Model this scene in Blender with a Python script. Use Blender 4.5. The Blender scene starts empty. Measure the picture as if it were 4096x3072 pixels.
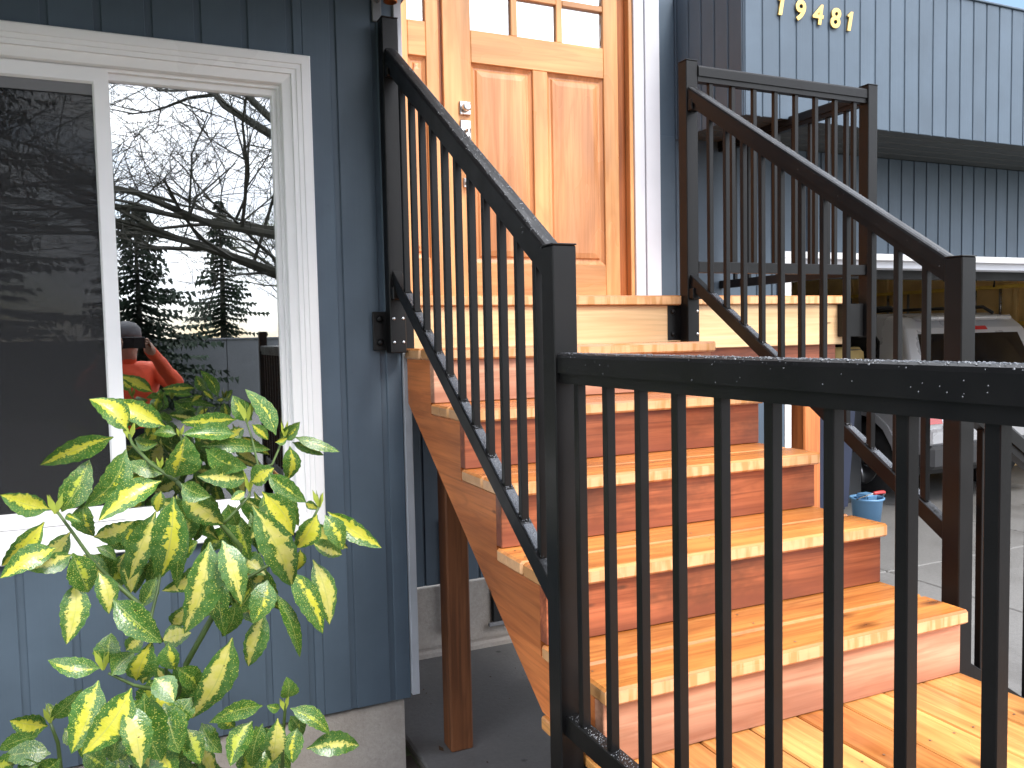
import bpy, bmesh, math, random
from mathutils import Vector, Matrix
random.seed(7)
sc = bpy.context.scene
C = sc.collection
rad = math.radians
H = 1.57                      # camera height above the slab; photo-derived heights below are relative to it

# ------------------------------------------------------------------ camera
YAW, PITCH, ROLL, FOC = rad(24.2728), rad(3.3856), rad(-1.1934), 3330.4
def cam_rot():
    B = Matrix(((1,0,0),(0,0,-1),(0,1,0)))
    cy, sy = math.cos(YAW), math.sin(YAW)
    Ry = Matrix(((cy,0,-sy),(0,1,0),(sy,0,cy)))
    cp, sp = math.cos(PITCH), math.sin(PITCH)
    Rx = Matrix(((1,0,0),(0,cp,-sp),(0,sp,cp)))
    cr, sr = math.cos(ROLL), math.sin(ROLL)
    Rz = Matrix(((cr,-sr,0),(sr,cr,0),(0,0,1)))
    return Rz @ Rx @ Ry @ B
RW = cam_rot()                # world -> camera (x right, y down, z forward)
cd = bpy.data.cameras.new('camera'); cam = bpy.data.objects.new('camera', cd); C.objects.link(cam)
cd.sensor_fit = 'HORIZONTAL'; cd.sensor_width = 36; cd.lens = FOC/4096*36
cd.clip_start = .02; cd.clip_end = 600
M = Matrix((RW[0], -RW[1], -RW[2])).transposed().to_4x4()
M.translation = (0, 0, H)
cam.matrix_world = M
sc.camera = cam

# ------------------------------------------------------------------ world, sun, exposure
SUN_EL, SUN_AZ = rad(50), rad(163)        # azimuth clockwise from +Y
w = bpy.data.worlds.new('World'); sc.world = w; w.use_nodes = True
nt = w.node_tree; N = nt.nodes; L = nt.links
bg = N['Background']
sky = N.new('ShaderNodeTexSky'); sky.sky_type = 'NISHITA'; sky.sun_disc = False
sky.sun_elevation = SUN_EL; sky.sun_rotation = SUN_AZ
sky.air_density = 1.0; sky.dust_density = 1.0; sky.ozone_density = 1.0
tc = N.new('ShaderNodeTexCoord')
mp = N.new('ShaderNodeMapping'); mp.inputs['Scale'].default_value = (1.0, 1.0, 1.9)
n1 = N.new('ShaderNodeTexNoise'); n1.inputs['Scale'].default_value = 2.6; n1.inputs['Detail'].default_value = 7; n1.inputs['Roughness'].default_value = .56
r1 = N.new('ShaderNodeValToRGB'); r1.color_ramp.elements[0].position = .40; r1.color_ramp.elements[1].position = .53
n2 = N.new('ShaderNodeTexNoise'); n2.inputs['Scale'].default_value = 4.5; n2.inputs['Detail'].default_value = 5
r2 = N.new('ShaderNodeValToRGB')
r2.color_ramp.elements[0].position = .3; r2.color_ramp.elements[0].color = (7.5, 8.2, 9.6, 1)
r2.color_ramp.elements[1].position = .62; r2.color_ramp.elements[1].color = (19, 19.3, 20.0, 1)
mx = N.new('ShaderNodeMix'); mx.data_type = 'RGBA'
L.new(tc.outputs['Generated'], mp.inputs['Vector'])
L.new(mp.outputs['Vector'], n1.inputs['Vector']); L.new(mp.outputs['Vector'], n2.inputs['Vector'])
L.new(n1.outputs['Fac'], r1.inputs['Fac']); L.new(n2.outputs['Fac'], r2.inputs['Fac'])
sz = N.new('ShaderNodeSeparateXYZ'); L.new(tc.outputs['Generated'], sz.inputs[0])      # overcast cloud: dimmer at the horizon, brighter overhead
mr = N.new('ShaderNodeMapRange'); mr.inputs['From Min'].default_value = 0; mr.inputs['From Max'].default_value = 1; mr.inputs['To Min'].default_value = .62; mr.inputs['To Max'].default_value = 1.5
L.new(sz.outputs['Z'], mr.inputs['Value'])
cm = N.new('ShaderNodeMix'); cm.data_type = 'RGBA'; cm.blend_type = 'MULTIPLY'; cm.inputs[0].default_value = 1
L.new(r2.outputs['Color'], cm.inputs[6]); L.new(mr.outputs['Result'], cm.inputs[7])
L.new(r1.outputs['Color'], mx.inputs[0]); L.new(sky.outputs['Color'], mx.inputs[6]); L.new(cm.outputs[2], mx.inputs[7])
L.new(mx.outputs[2], bg.inputs['Color']); bg.inputs['Strength'].default_value = .12
sd = bpy.data.lights.new('sun', 'SUN'); sd.energy = 1.5; sd.angle = rad(18); sd.color = (1, .96, .9)
sun = bpy.data.objects.new('sun', sd); C.objects.link(sun)
sdir = Vector((math.sin(SUN_AZ)*math.cos(SUN_EL), math.cos(SUN_AZ)*math.cos(SUN_EL), math.sin(SUN_EL)))
sun.rotation_euler = sdir.to_track_quat('Z', 'Y').to_euler()
sun.location = (0, 0, 12)
vs = sc.view_settings; vs.view_transform = 'Standard'; vs.look = 'None'; vs.exposure = 1.25; vs.gamma = 1
vs.use_curve_mapping = False
try:
    sc.cycles.max_bounces = 8; sc.cycles.transparent_max_bounces = 12
except Exception: pass

# ------------------------------------------------------------------ material helpers
def new_mat(name):
    m = bpy.data.materials.new(name); m.use_nodes = True
    t = m.node_tree; return m, t, t.nodes, t.links, t.nodes['Principled BSDF']
def node(Nn, typ, **kw):
    n = Nn.new(typ)
    for k, v in kw.items():
        if k in n.inputs: n.inputs[k].default_value = v
        else: setattr(n, k, v)
    return n
def ramp(Nn, stops):
    r = Nn.new('ShaderNodeValToRGB'); e = r.color_ramp.elements
    while len(e) < len(stops): e.new(.5)
    for i, (p, c) in enumerate(stops):
        e[i].position = p; e[i].color = (c[0], c[1], c[2], 1) if not isinstance(c, (int, float)) else (c, c, c, 1)
    return r
def obj_coords(Nn, Lk, scale, rnd=True):
    t = Nn.new('ShaderNodeTexCoord'); m = Nn.new('ShaderNodeMapping'); m.inputs['Scale'].default_value = scale
    if rnd:
        oi = Nn.new('ShaderNodeObjectInfo'); mul = node(Nn, 'ShaderNodeMath', operation='MULTIPLY'); mul.inputs[1].default_value = 37.0
        add = node(Nn, 'ShaderNodeVectorMath', operation='ADD')
        Lk.new(oi.outputs['Random'], mul.inputs[0]); Lk.new(t.outputs['Object'], add.inputs[0]); Lk.new(mul.outputs[0], add.inputs[1])
        Lk.new(add.outputs[0], m.inputs['Vector'])
    else: Lk.new(t.outputs['Object'], m.inputs['Vector'])
    return m.outputs['Vector']
def mixrgb(Nn, Lk, a, b, fac, mode='MIX'):
    m = Nn.new('ShaderNodeMix'); m.data_type = 'RGBA'; m.blend_type = mode
    for i, v in ((0, fac), (6, a), (7, b)):
        if hasattr(v, 'node'): Lk.new(v, m.inputs[i])
        elif i == 0: m.inputs[0].default_value = v
        else: m.inputs[i].default_value = (*v, 1)
    return m.outputs[2]
def bump(Nn, Lk, bs, h, strength=.3, dist=.002):
    b = node(Nn, 'ShaderNodeBump', Strength=strength, Distance=dist); Lk.new(h, b.inputs['Height']); Lk.new(b.outputs['Normal'], bs.inputs['Normal'])
    return b
def plain(name, col, rough=.6, metal=0., var=.12, nscale=6, bumpk=.1, spec=.5, rv=.08):
    m, t, Nn, Lk, bs = new_mat(name)
    v = obj_coords(Nn, Lk, (1, 1, 1))
    n = node(Nn, 'ShaderNodeTexNoise', Scale=nscale, Detail=6); Lk.new(v, n.inputs['Vector'])
    r = ramp(Nn, [(.25, [c*(1-var) for c in col]), (.75, [min(1, c*(1+var)) for c in col])]); Lk.new(n.outputs['Fac'], r.inputs['Fac'])
    Lk.new(r.outputs['Color'], bs.inputs['Base Color'])
    bs.inputs['Metallic'].default_value = metal; bs.inputs['Specular IOR Level'].default_value = spec
    rr = ramp(Nn, [(.3, max(.02, rough-rv)), (.7, min(1, rough+rv))]); Lk.new(n.outputs['Fac'], rr.inputs['Fac']); Lk.new(rr.outputs['Color'], bs.inputs['Roughness'])
    if bumpk:
        n2 = node(Nn, 'ShaderNodeTexNoise', Scale=nscale*22, Detail=3); Lk.new(v, n2.inputs['Vector']); bump(Nn, Lk, bs, n2.outputs['Fac'], bumpk, .001)
    return m
def wood(name, axis, light, dark, rough=.42, knots=.5, stain=0.0, hue=.10, ring=1.0, thin=None, wet=0.0, grain=.55, drip=False):
    """grain runs along the local axis 0/1/2"""
    m, t, Nn, Lk, bs = new_mat(name)
    sc1 = [26., 26., 26.]; sc1[axis] = 1.1
    v = obj_coords(Nn, Lk, sc1)
    n = node(Nn, 'ShaderNodeTexNoise', Scale=1.0, Detail=7, Roughness=.62, Distortion=.6); Lk.new(v, n.inputs['Vector'])
    sc2 = [9., 9., 9.]; sc2[axis] = .9
    v2 = obj_coords(Nn, Lk, sc2)
    wv = node(Nn, 'ShaderNodeTexNoise', Scale=1.0, Detail=3, Distortion=1.4); Lk.new(v2, wv.inputs['Vector'])
    mth = node(Nn, 'ShaderNodeMath', operation='MULTIPLY'); mth.inputs[1].default_value = 11*ring; Lk.new(wv.outputs['Fac'], mth.inputs[0])
    fr = node(Nn, 'ShaderNodeMath', operation='PINGPONG'); fr.inputs[1].default_value = 1.0; Lk.new(mth.outputs[0], fr.inputs[0])
    base = ramp(Nn, [(.30, dark), (.62, light)]); Lk.new(n.outputs['Fac'], base.inputs['Fac'])
    mid = [a*.62+b*.38 for a, b in zip(light, dark)]
    col = mixrgb(Nn, Lk, base.outputs['Color'], mid, .12)
    scf = [95., 95., 95.]; scf[axis] = 2.2
    vf = obj_coords(Nn, Lk, scf); nf = node(Nn, 'ShaderNodeTexNoise', Scale=1.0, Detail=4, Roughness=.6); Lk.new(vf, nf.inputs['Vector'])
    fr_ = ramp(Nn, [(.48, 0.), (.70, grain)]); Lk.new(nf.outputs['Fac'], fr_.inputs['Fac'])
    col = mixrgb(Nn, Lk, col, [c*.55 for c in dark], fr_.outputs['Color'])
    rg = ramp(Nn, [(.45, 0.), (1., .34)]); Lk.new(fr.outputs[0], rg.inputs['Fac'])
    col = mixrgb(Nn, Lk, col, [c*.72 for c in dark], rg.outputs['Color'])
    # broad lighter / darker patches
    sc3 = [4., 4., 4.]; sc3[axis] = 1.2
    v3 = obj_coords(Nn, Lk, sc3); n3 = node(Nn, 'ShaderNodeTexNoise', Scale=1.0, Detail=2); Lk.new(v3, n3.inputs['Vector'])
    pr = ramp(Nn, [(.35, .72), (.65, 1.18)]); Lk.new(n3.outputs['Fac'], pr.inputs['Fac'])
    col = mixrgb(Nn, Lk, col, pr.outputs['Color'], 1.0, 'MULTIPLY')
    # board to board tint
    oi = Nn.new('ShaderNodeObjectInfo')
    tr = ramp(Nn, [(0., (1-hue*1.2, 1-hue*2.0, 1-hue*2.4)), (.5, (1, 1, 1)), (1., (1+hue*.7, 1+hue*.8, 1+hue*.6))]); Lk.new(oi.outputs['Random'], tr.inputs['Fac'])
    col = mixrgb(Nn, Lk, col, tr.outputs['Color'], 1.0, 'MULTIPLY')
    if knots:
        sk = [11., 11., 11.]; sk[axis] = 4.2
        if thin is not None: sk[thin] = .02
        vk = obj_coords(Nn, Lk, sk)
        nz = node(Nn, 'ShaderNodeTexNoise', Scale=2.5, Detail=2); Lk.new(vk, nz.inputs['Vector'])
        vv = mixrgb(Nn, Lk, vk, nz.outputs['Color'], .16)
        vo = node(Nn, 'ShaderNodeTexVoronoi', Scale=1.0); Lk.new(vv, vo.inputs['Vector'])
        kr = ramp(Nn, [(.05, 1.), (.20, 0.)]); Lk.new(vo.outputs['Distance'], kr.inputs['Fac'])
        sel = Nn.new('ShaderNodeSeparateColor'); Lk.new(vo.outputs['Color'], sel.inputs[0])
        gt = node(Nn, 'ShaderNodeMath', operation='GREATER_THAN'); gt.inputs[1].default_value = 1-knots*.55; Lk.new(sel.outputs[0], gt.inputs[0])
        km = node(Nn, 'ShaderNodeMath', operation='MULTIPLY'); Lk.new(kr.outputs['Color'], km.inputs[0]); Lk.new(gt.outputs[0], km.inputs[1])
        k2 = node(Nn, 'ShaderNodeMath', operation='MULTIPLY'); k2.inputs[1].default_value = .85; Lk.new(km.outputs[0], k2.inputs[0])
        col = mixrgb(Nn, Lk, col, (.09, .028, .012), k2.outputs[0])
    if stain:
        ss = [3., 3., 3.]; ss[axis] = 1.6
        vs_ = obj_coords(Nn, Lk, ss); ns = node(Nn, 'ShaderNodeTexNoise', Scale=1.3, Detail=5, Roughness=.7); Lk.new(vs_, ns.inputs['Vector'])
        sr_ = ramp(Nn, [(.48, 0.), (.64, stain)]); Lk.new(ns.outputs['Fac'], sr_.inputs['Fac'])
        col = mixrgb(Nn, Lk, col, (.10, .034, .016), sr_.outputs['Color'])
    if knots and thin is not None:
        sk2 = [30., 30., 30.]; sk2[axis] = 9.; sk2[thin] = .02
        vk2 = obj_coords(Nn, Lk, sk2); vo2 = node(Nn, 'ShaderNodeTexVoronoi', Scale=1.0); Lk.new(vk2, vo2.inputs['Vector'])
        k3 = ramp(Nn, [(.08, .75), (.22, 0.)]); Lk.new(vo2.outputs['Distance'], k3.inputs['Fac'])
        se2 = Nn.new('ShaderNodeSeparateColor'); Lk.new(vo2.outputs['Color'], se2.inputs[0])
        g2 = node(Nn, 'ShaderNodeMath', operation='GREATER_THAN'); g2.inputs[1].default_value = 1-knots*.13; Lk.new(se2.outputs[2], g2.inputs[0])
        m2 = node(Nn, 'ShaderNodeMath', operation='MULTIPLY'); Lk.new(k3.outputs['Color'], m2.inputs[0]); Lk.new(g2.outputs[0], m2.inputs[1])
        col = mixrgb(Nn, Lk, col, (.07, .026, .014), m2.outputs[0])
    if drip:
        # dry front edge with drip marks, darker soaked top
        ge = Nn.new('ShaderNodeNewGeometry'); gs = Nn.new('ShaderNodeSeparateXYZ'); Lk.new(ge.outputs['Normal'], gs.inputs[0])
        fm = ramp(Nn, [(.30, 1.), (.75, 0.)]); Lk.new(gs.outputs[2], fm.inputs['Fac'])
        vd = obj_coords(Nn, Lk, (48, 3, 7)); nd = node(Nn, 'ShaderNodeTexNoise', Scale=1.0, Detail=3); Lk.new(vd, nd.inputs['Vector'])
        dr = ramp(Nn, [(.46, 0.), (.60, .75)]); Lk.new(nd.outputs['Fac'], dr.inputs['Fac'])
        fc = mixrgb(Nn, Lk, mixrgb(Nn, Lk, col, (.86, .53, .30), .62), (.52, .24, .075), dr.outputs['Color'])
        col = mixrgb(Nn, Lk, mixrgb(Nn, Lk, col, (.86, .70, .55), 1., 'MULTIPLY'), fc, fm.outputs['Color'])
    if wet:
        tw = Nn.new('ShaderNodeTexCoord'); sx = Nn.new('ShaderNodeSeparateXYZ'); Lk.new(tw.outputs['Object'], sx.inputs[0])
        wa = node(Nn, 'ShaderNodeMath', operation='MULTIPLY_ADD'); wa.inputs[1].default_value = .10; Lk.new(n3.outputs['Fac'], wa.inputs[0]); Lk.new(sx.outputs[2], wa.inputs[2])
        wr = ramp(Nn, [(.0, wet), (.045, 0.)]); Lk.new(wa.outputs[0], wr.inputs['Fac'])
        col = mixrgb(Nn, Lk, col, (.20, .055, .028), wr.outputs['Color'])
    Lk.new(col, bs.inputs['Base Color'])
    rr = ramp(Nn, [(.3, max(.08, rough-.16)), (.7, rough+.12)]); Lk.new(n3.outputs['Fac'], rr.inputs['Fac']); Lk.new(rr.outputs['Color'], bs.inputs['Roughness'])
    bump(Nn, Lk, bs, n.outputs['Fac'], .22, .0015)
    return m
MAT = {}
TL, TD = (.66, .325, .10), (.43, .155, .040)       # cedar decking
for i, a in enumerate('xyz'):
    MAT['tread_'+a] = wood('cedar_tread_'+a, i, TL, TD, .24, .85, hue=(.09, .17, .09)[i], thin=2, grain=.5, drip=(i == 0))
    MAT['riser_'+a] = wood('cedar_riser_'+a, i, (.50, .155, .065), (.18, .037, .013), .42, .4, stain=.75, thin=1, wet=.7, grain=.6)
    MAT['pink_'+a] = wood('cedar_pale_riser_'+a, i, (.74, .40, .26), (.52, .215, .12), .45, .45, thin=1, wet=.5, grain=.4)
    MAT['pale_'+a] = wood('cedar_fascia_'+a, i, (.84, .58, .32), (.70, .42, .20), .42, .35, hue=.04, ring=.6, thin=1, grain=.3)
    MAT['post_'+a] = wood('brown_post_'+a, i, (.25, .09, .032), (.14, .045, .014), .6, .2)
    MAT['string_'+a] = wood('stringer_'+a, i, (.66, .215, .06), (.47, .13, .032), .48, .5, thin=0, grain=.55)
    MAT['door_'+a] = wood('fir_door_'+a, i, (.80, .41, .17), (.66, .28, .095), .33, 0, hue=.04, ring=.5, grain=.22)
    MAT['doorpanel_'+a] = wood('fir_panel_'+a, i, (.76, .365, .165), (.61, .245, .09), .33, 0, hue=.05, ring=.6, grain=.3)
MAT['jamb_z'] = wood('fir_jamb_z', 2, (.42, .135, .03), (.30, .08, .018), .4, 0, hue=.04)

def siding_mat(name, col, rough=.55):
    m, t, Nn, Lk, bs = new_mat(name)
    v = obj_coords(Nn, Lk, (1, 1, 1))
    n = node(Nn, 'ShaderNodeTexNoise', Scale=3.0, Detail=6, Roughness=.6); Lk.new(v, n.inputs['Vector'])
    vs2 = obj_coords(Nn, Lk, (70, 70, 2.5)); g = node(Nn, 'ShaderNodeTexNoise', Scale=1.0, Detail=5); Lk.new(vs2, g.inputs['Vector'])
    r = ramp(Nn, [(.3, [c*.88 for c in col]), (.7, [c*1.12 for c in col])]); Lk.new(n.outputs['Fac'], r.inputs['Fac'])
    ow = Nn.new('ShaderNodeObjectInfo'); tr = ramp(Nn, [(0, .93), (1, 1.06)]); Lk.new(ow.outputs['Random'], tr.inputs['Fac'])
    c = mixrgb(Nn, Lk, r.outputs['Color'], tr.outputs['Color'], 1., 'MULTIPLY')
    vo = node(Nn, 'ShaderNodeTexVoronoi', Scale=9.0); Lk.new(v, vo.inputs['Vector'])
    kr = ramp(Nn, [(.0, .35), (.045, 0.)]); Lk.new(vo.outputs['Distance'], kr.inputs['Fac'])
    c = mixrgb(Nn, Lk, c, [x*.55 for x in col], kr.outputs['Color'])
    Lk.new(c, bs.inputs['Base Color']); bs.inputs['Roughness'].default_value = rough
    bump(Nn, Lk, bs, g.outputs['Fac'], .35, .0015)
    return m
MAT['blue'] = siding_mat('blue_grey_paint', (.071, .102, .138))
MAT['blue_trim'] = plain('blue_trim_paint', (.40, .42, .46), .5)
MAT['white'] = plain('white_vinyl', (.89, .88, .885), .32, var=.03, nscale=3, bumpk=.03)
MAT['offwhite'] = plain('white_painted_wood', (.66, .67, .72), .5, var=.05, nscale=5)
MAT['black'] = plain('black_powder_coat', (.0055, .0053, .0056), .40, var=.2, nscale=9, bumpk=.12, spec=.27)
MAT['blackmat'] = plain('matt_black', (.008, .008, .009), .7)
MAT['bolt'] = plain('galvanised_bolt', (.55, .56, .58), .3, metal=1., bumpk=0)
MAT['nickel'] = plain('satin_nickel', (.72, .70, .67), .28, metal=1., var=.05, bumpk=0)
MAT['brass'] = plain('aged_brass', (.66, .45, .17), .42, metal=1., var=.25, nscale=30, bumpk=.1)
MAT['gasket'] = plain('grey_gasket', (.18, .18, .19), .6)
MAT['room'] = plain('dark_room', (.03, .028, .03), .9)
MAT['soffit'] = plain('dark_soffit_paint', (.040, .046, .046), .6)
MAT['tan'] = plain('tan_wall_board', (.86, .60, .27), .75, var=.2, nscale=5)
MAT['drywall'] = plain('pale_drywall', (.72, .68, .60), .8)
MAT['shingle'] = plain('roof_shingle', (.06, .06, .065), .9, var=.3, nscale=20, bumpk=.5)

def concrete(name, col, stain=(.20, .19, .17), k=.7, sc_=1.4, rough=.75, bumps=.5):
    m, t, Nn, Lk, bs = new_mat(name)
    v = obj_coords(Nn, Lk, (1, 1, 1))
    a = node(Nn, 'ShaderNodeTexNoise', Scale=sc_, Detail=8, Roughness=.65); Lk.new(v, a.inputs['Vector'])
    b = node(Nn, 'ShaderNodeTexNoise', Scale=60., Detail=5, Roughness=.7); Lk.new(v, b.inputs['Vector'])
    c0 = ramp(Nn, [(.3, [x*.86 for x in col]), (.7, [x*1.1 for x in col])]); Lk.new(b.outputs['Fac'], c0.inputs['Fac'])
    sm = ramp(Nn, [(.45, 0.), (.72, k)]); Lk.new(a.outputs['Fac'], sm.inputs['Fac'])
    c = mixrgb(Nn, Lk, c0.outputs['Color'], stain, sm.outputs['Color'])
    vo = node(Nn, 'ShaderNodeTexVoronoi', Scale=7.0); Lk.new(v, vo.inputs['Vector'])
    pr = ramp(Nn, [(.05, .8), (.12, 0.)]); Lk.new(vo.outputs['Distance'], pr.inputs['Fac'])
    sel = Nn.new('ShaderNodeSeparateColor'); Lk.new(vo.outputs['Color'], sel.inputs[0])
    gt = node(Nn, 'ShaderNodeMath', operation='GREATER_THAN'); gt.inputs[1].default_value = .7; Lk.new(sel.outputs[1], gt.inputs[0])
    km = node(Nn, 'ShaderNodeMath', operation='MULTIPLY'); Lk.new(pr.outputs['Color'], km.inputs[0]); Lk.new(gt.outputs[0], km.inputs[1])
    c = mixrgb(Nn, Lk, c, [x*.35 for x in stain], km.outputs[0])
    Lk.new(c, bs.inputs['Base Color'])
    rr = ramp(Nn, [(.4, rough), (.7, rough*.6)]); Lk.new(a.outputs['Fac'], rr.inputs['Fac']); Lk.new(rr.outputs['Color'], bs.inputs['Roughness'])
    bump(Nn, Lk, bs, b.outputs['Fac'], bumps, .004)
    return m
MAT['concrete'] = concrete('driveway_concrete', (.17, .165, .158), (.095, .09, .083))
MAT['slab'] = concrete('shaded_slab_concrete', (.14, .138, .137), (.072, .07, .066))  # darker concrete copy: contact shade under the stairs put into the colour
MAT['found'] = concrete('foundation_concrete', (.40, .365, .33), (.26, .22, .19), .8, 3., .85, .8)
MAT['joint'] = plain('joint_dirt', (.10, .09, .075), .95)
MAT['soil'] = plain('dark_soil', (.030, .022, .016), .95, var=.5, nscale=14, bumpk=.8)
MAT['lawn'] = plain('lawn_ground', (.055, .075, .025), .95, var=.45, nscale=8, bumpk=.6)
MAT['asphalt'] = plain('wet_asphalt', (.06, .06, .062), .5, var=.2, nscale=20, bumpk=.4)
MAT['stucco'] = plain('grey_stucco', (.14, .145, .155), .85, var=.1, nscale=4, bumpk=.4)

def glass_mat(name, fac, tint=(1, 1, 1), rough=.004, wav=.0, wscale=3):
    m, t, Nn, Lk, bs = new_mat(name)
    Nn.remove(bs); out = Nn['Material Output']
    tr = node(Nn, 'ShaderNodeBsdfTransparent', Color=(.75*tint[0], .78*tint[1], .78*tint[2], 1))
    gl = node(Nn, 'ShaderNodeBsdfGlossy', Roughness=rough); gl.inputs['Color'].default_value = (.98, .99, 1, 1)
    fz = node(Nn, 'ShaderNodeFresnel', IOR=1.5)
    ad = node(Nn, 'ShaderNodeMath', operation='ADD'); ad.inputs[1].default_value = fac; ad.use_clamp = True
    Lk.new(fz.outputs[0], ad.inputs[0])
    ms = Nn.new('ShaderNodeMixShader'); Lk.new(ad.outputs[0], ms.inputs[0]); Lk.new(tr.outputs[0], ms.inputs[1]); Lk.new(gl.outputs[0], ms.inputs[2])
    Lk.new(ms.outputs[0], out.inputs['Surface'])
    if wav:
        v = obj_coords(Nn, Lk, (1, 1, 1)); n = node(Nn, 'ShaderNodeTexNoise', Scale=wscale, Detail=1); Lk.new(v, n.inputs['Vector'])
        b = node(Nn, 'ShaderNodeBump', Strength=wav, Distance=.01); Lk.new(n.outputs['Fac'], b.inputs['Height']); Lk.new(b.outputs[0], gl.inputs['Normal'])
    return m
MAT['glass'] = glass_mat('coated_window_glass', .36, wav=.02)
MAT['glass_door'] = glass_mat('door_glass', .45)
MAT['glass_car'] = glass_mat('tinted_car_glass', .05, (.25, .25, .27))
m, t, Nn, Lk, bs = new_mat('insect_screen')
out = Nn['Material Output']; tr = Nn.new('ShaderNodeBsdfTransparent'); ms = Nn.new('ShaderNodeMixShader'); ms.inputs[0].default_value = .60
bs.inputs['Base Color'].default_value = (.02, .02, .022, 1); bs.inputs['Roughness'].default_value = .8
Lk.new(tr.outputs[0], ms.inputs[1]); Lk.new(bs.outputs[0], ms.inputs[2]); Lk.new(ms.outputs[0], out.inputs['Surface'])
MAT['screen'] = m
m, t, Nn, Lk, bs = new_mat('water_drop')
bs.inputs['Base Color'].default_value = (.05, .053, .06, 1); bs.inputs['Roughness'].default_value = .06; bs.inputs['Specular IOR Level'].default_value = .8
bs.inputs['Coat Weight'].default_value = .6; bs.inputs['Coat Roughness'].default_value = .02
MAT['drop'] = m

# variegated leaf: u across (-1..1), v along (0..1) stored as UV
def leaf_mat(name, green, green2, yellow, yw, speck):
    m, t, Nn, Lk, bs = new_mat(name)
    uv = Nn.new('ShaderNodeUVMap'); uv.uv_map = 'UVMap'
    sep = Nn.new('ShaderNodeSeparateXYZ'); Lk.new(uv.outputs[0], sep.inputs[0])
    oi = Nn.new('ShaderNodeObjectInfo')
    mul = node(Nn, 'ShaderNodeMath', operation='MULTIPLY'); mul.inputs[1].default_value = 50.; Lk.new(oi.outputs['Random'], mul.inputs[0])
    add = node(Nn, 'ShaderNodeVectorMath', operation='ADD'); Lk.new(uv.outputs[0], add.inputs[0]); Lk.new(mul.outputs[0], add.inputs[1])
    mp = Nn.new('ShaderNodeMapping'); mp.inputs['Scale'].default_value = (1, 3.2, 1); Lk.new(add.outputs[0], mp.inputs['Vector'])
    rc = node(Nn, 'ShaderNodeMath', operation='FRACT'); rc0 = node(Nn, 'ShaderNodeMath', operation='MULTIPLY'); rc0.inputs[1].default_value = 7.31; Lk.new(oi.outputs['Random'], rc0.inputs[0]); Lk.new(rc0.outputs[0], rc.inputs[0])
    rof = node(Nn, 'ShaderNodeMath', operation='MULTIPLY_ADD'); rof.inputs[1].default_value = .26; rof.inputs[2].default_value = .37; Lk.new(rc.outputs[0], rof.inputs[0])
    au = node(Nn, 'ShaderNodeMath', operation='SUBTRACT'); Lk.new(sep.outputs[0], au.inputs[0]); Lk.new(rof.outputs[0], au.inputs[1])
    ab = node(Nn, 'ShaderNodeMath', operation='ABSOLUTE'); Lk.new(au.outputs[0], ab.inputs[0])
    # jagged centre blotch, wider near the middle of the leaf
    pp = node(Nn, 'ShaderNodeMath', operation='PINGPONG'); pp.inputs[1].default_value = .55; Lk.new(sep.outputs[1], pp.inputs[0])
    nz = node(Nn, 'ShaderNodeTexNoise', Scale=4., Detail=6, Roughness=.72); Lk.new(mp.outputs[0], nz.inputs['Vector'])
    rw = node(Nn, 'ShaderNodeMath', operation='MULTIPLY_ADD'); rw.inputs[1].default_value = .30; rw.inputs[2].default_value = yw-.17; Lk.new(oi.outputs['Random'], rw.inputs[0])
    s1 = node(Nn, 'ShaderNodeMath', operation='MULTIPLY_ADD'); s1.inputs[1].default_value = .24; Lk.new(pp.outputs[0], s1.inputs[0]); Lk.new(rw.outputs[0], s1.inputs[2])
    s2 = node(Nn, 'ShaderNodeMath', operation='MULTIPLY_ADD'); s2.inputs[1].default_value = .80; Lk.new(nz.outputs['Fac'], s2.inputs[0])
    s3 = node(Nn, 'ShaderNodeMath', operation='SUBTRACT'); s3.inputs[1].default_value = .40; Lk.new(s1.outputs[0], s3.inputs[0]); Lk.new(s3.outputs[0], s2.inputs[2])
    d = node(Nn, 'ShaderNodeMath', operation='SUBTRACT'); Lk.new(s2.outputs[0], d.inputs[0]); Lk.new(ab.outputs[0], d.inputs[1])
    bl = ramp(Nn, [(.0, 0.), (.02, 1.)]); Lk.new(d.outputs[0], bl.inputs['Fac'])
    vo = node(Nn, 'ShaderNodeTexVoronoi', Scale=13.); Lk.new(mp.outputs[0], vo.inputs['Vector'])
    sr_ = ramp(Nn, [(speck, 1.), (speck+.06, 0.)]); Lk.new(vo.outputs['Distance'], sr_.inputs['Fac'])
    vo2 = node(Nn, 'ShaderNodeTexVoronoi', Scale=27.); Lk.new(mp.outputs[0], vo2.inputs['Vector'])
    sr2 = ramp(Nn, [(speck*.85, .8), (speck*.85+.06, 0.)]); Lk.new(vo2.outputs['Distance'], sr2.inputs['Fac'])
    gn = node(Nn, 'ShaderNodeTexNoise', Scale=3., Detail=3); Lk.new(mp.outputs[0], gn.inputs['Vector'])
    gr = ramp(Nn, [(.35, green), (.65, green2)]); Lk.new(gn.outputs['Fac'], gr.inputs['Fac'])
    yr = ramp(Nn, [(.3, [yellow[0]*.85, yellow[1]*.9, yellow[2]*.6]), (.7, [yellow[0], yellow[1], yellow[2]*1.3])]); Lk.new(gn.outputs['Fac'], yr.inputs['Fac'])
    c = mixrgb(Nn, Lk, gr.outputs['Color'], [.42, .46, .10], sr2.outputs['Color'])
    c = mixrgb(Nn, Lk, c, [.52, .54, .11], sr_.outputs['Color'])
    c = mixrgb(Nn, Lk, c, yr.outputs['Color'], bl.outputs['Color'])
    vb = node(Nn, 'ShaderNodeTexVoronoi', Scale=2.3); Lk.new(mp.outputs[0], vb.inputs['Vector'])
    br_ = ramp(Nn, [(.05, .9), (.10, 0.)]); Lk.new(vb.outputs['Distance'], br_.inputs['Fac'])
    c = mixrgb(Nn, Lk, c, (.10, .055, .02), br_.outputs['Color'])
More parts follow.
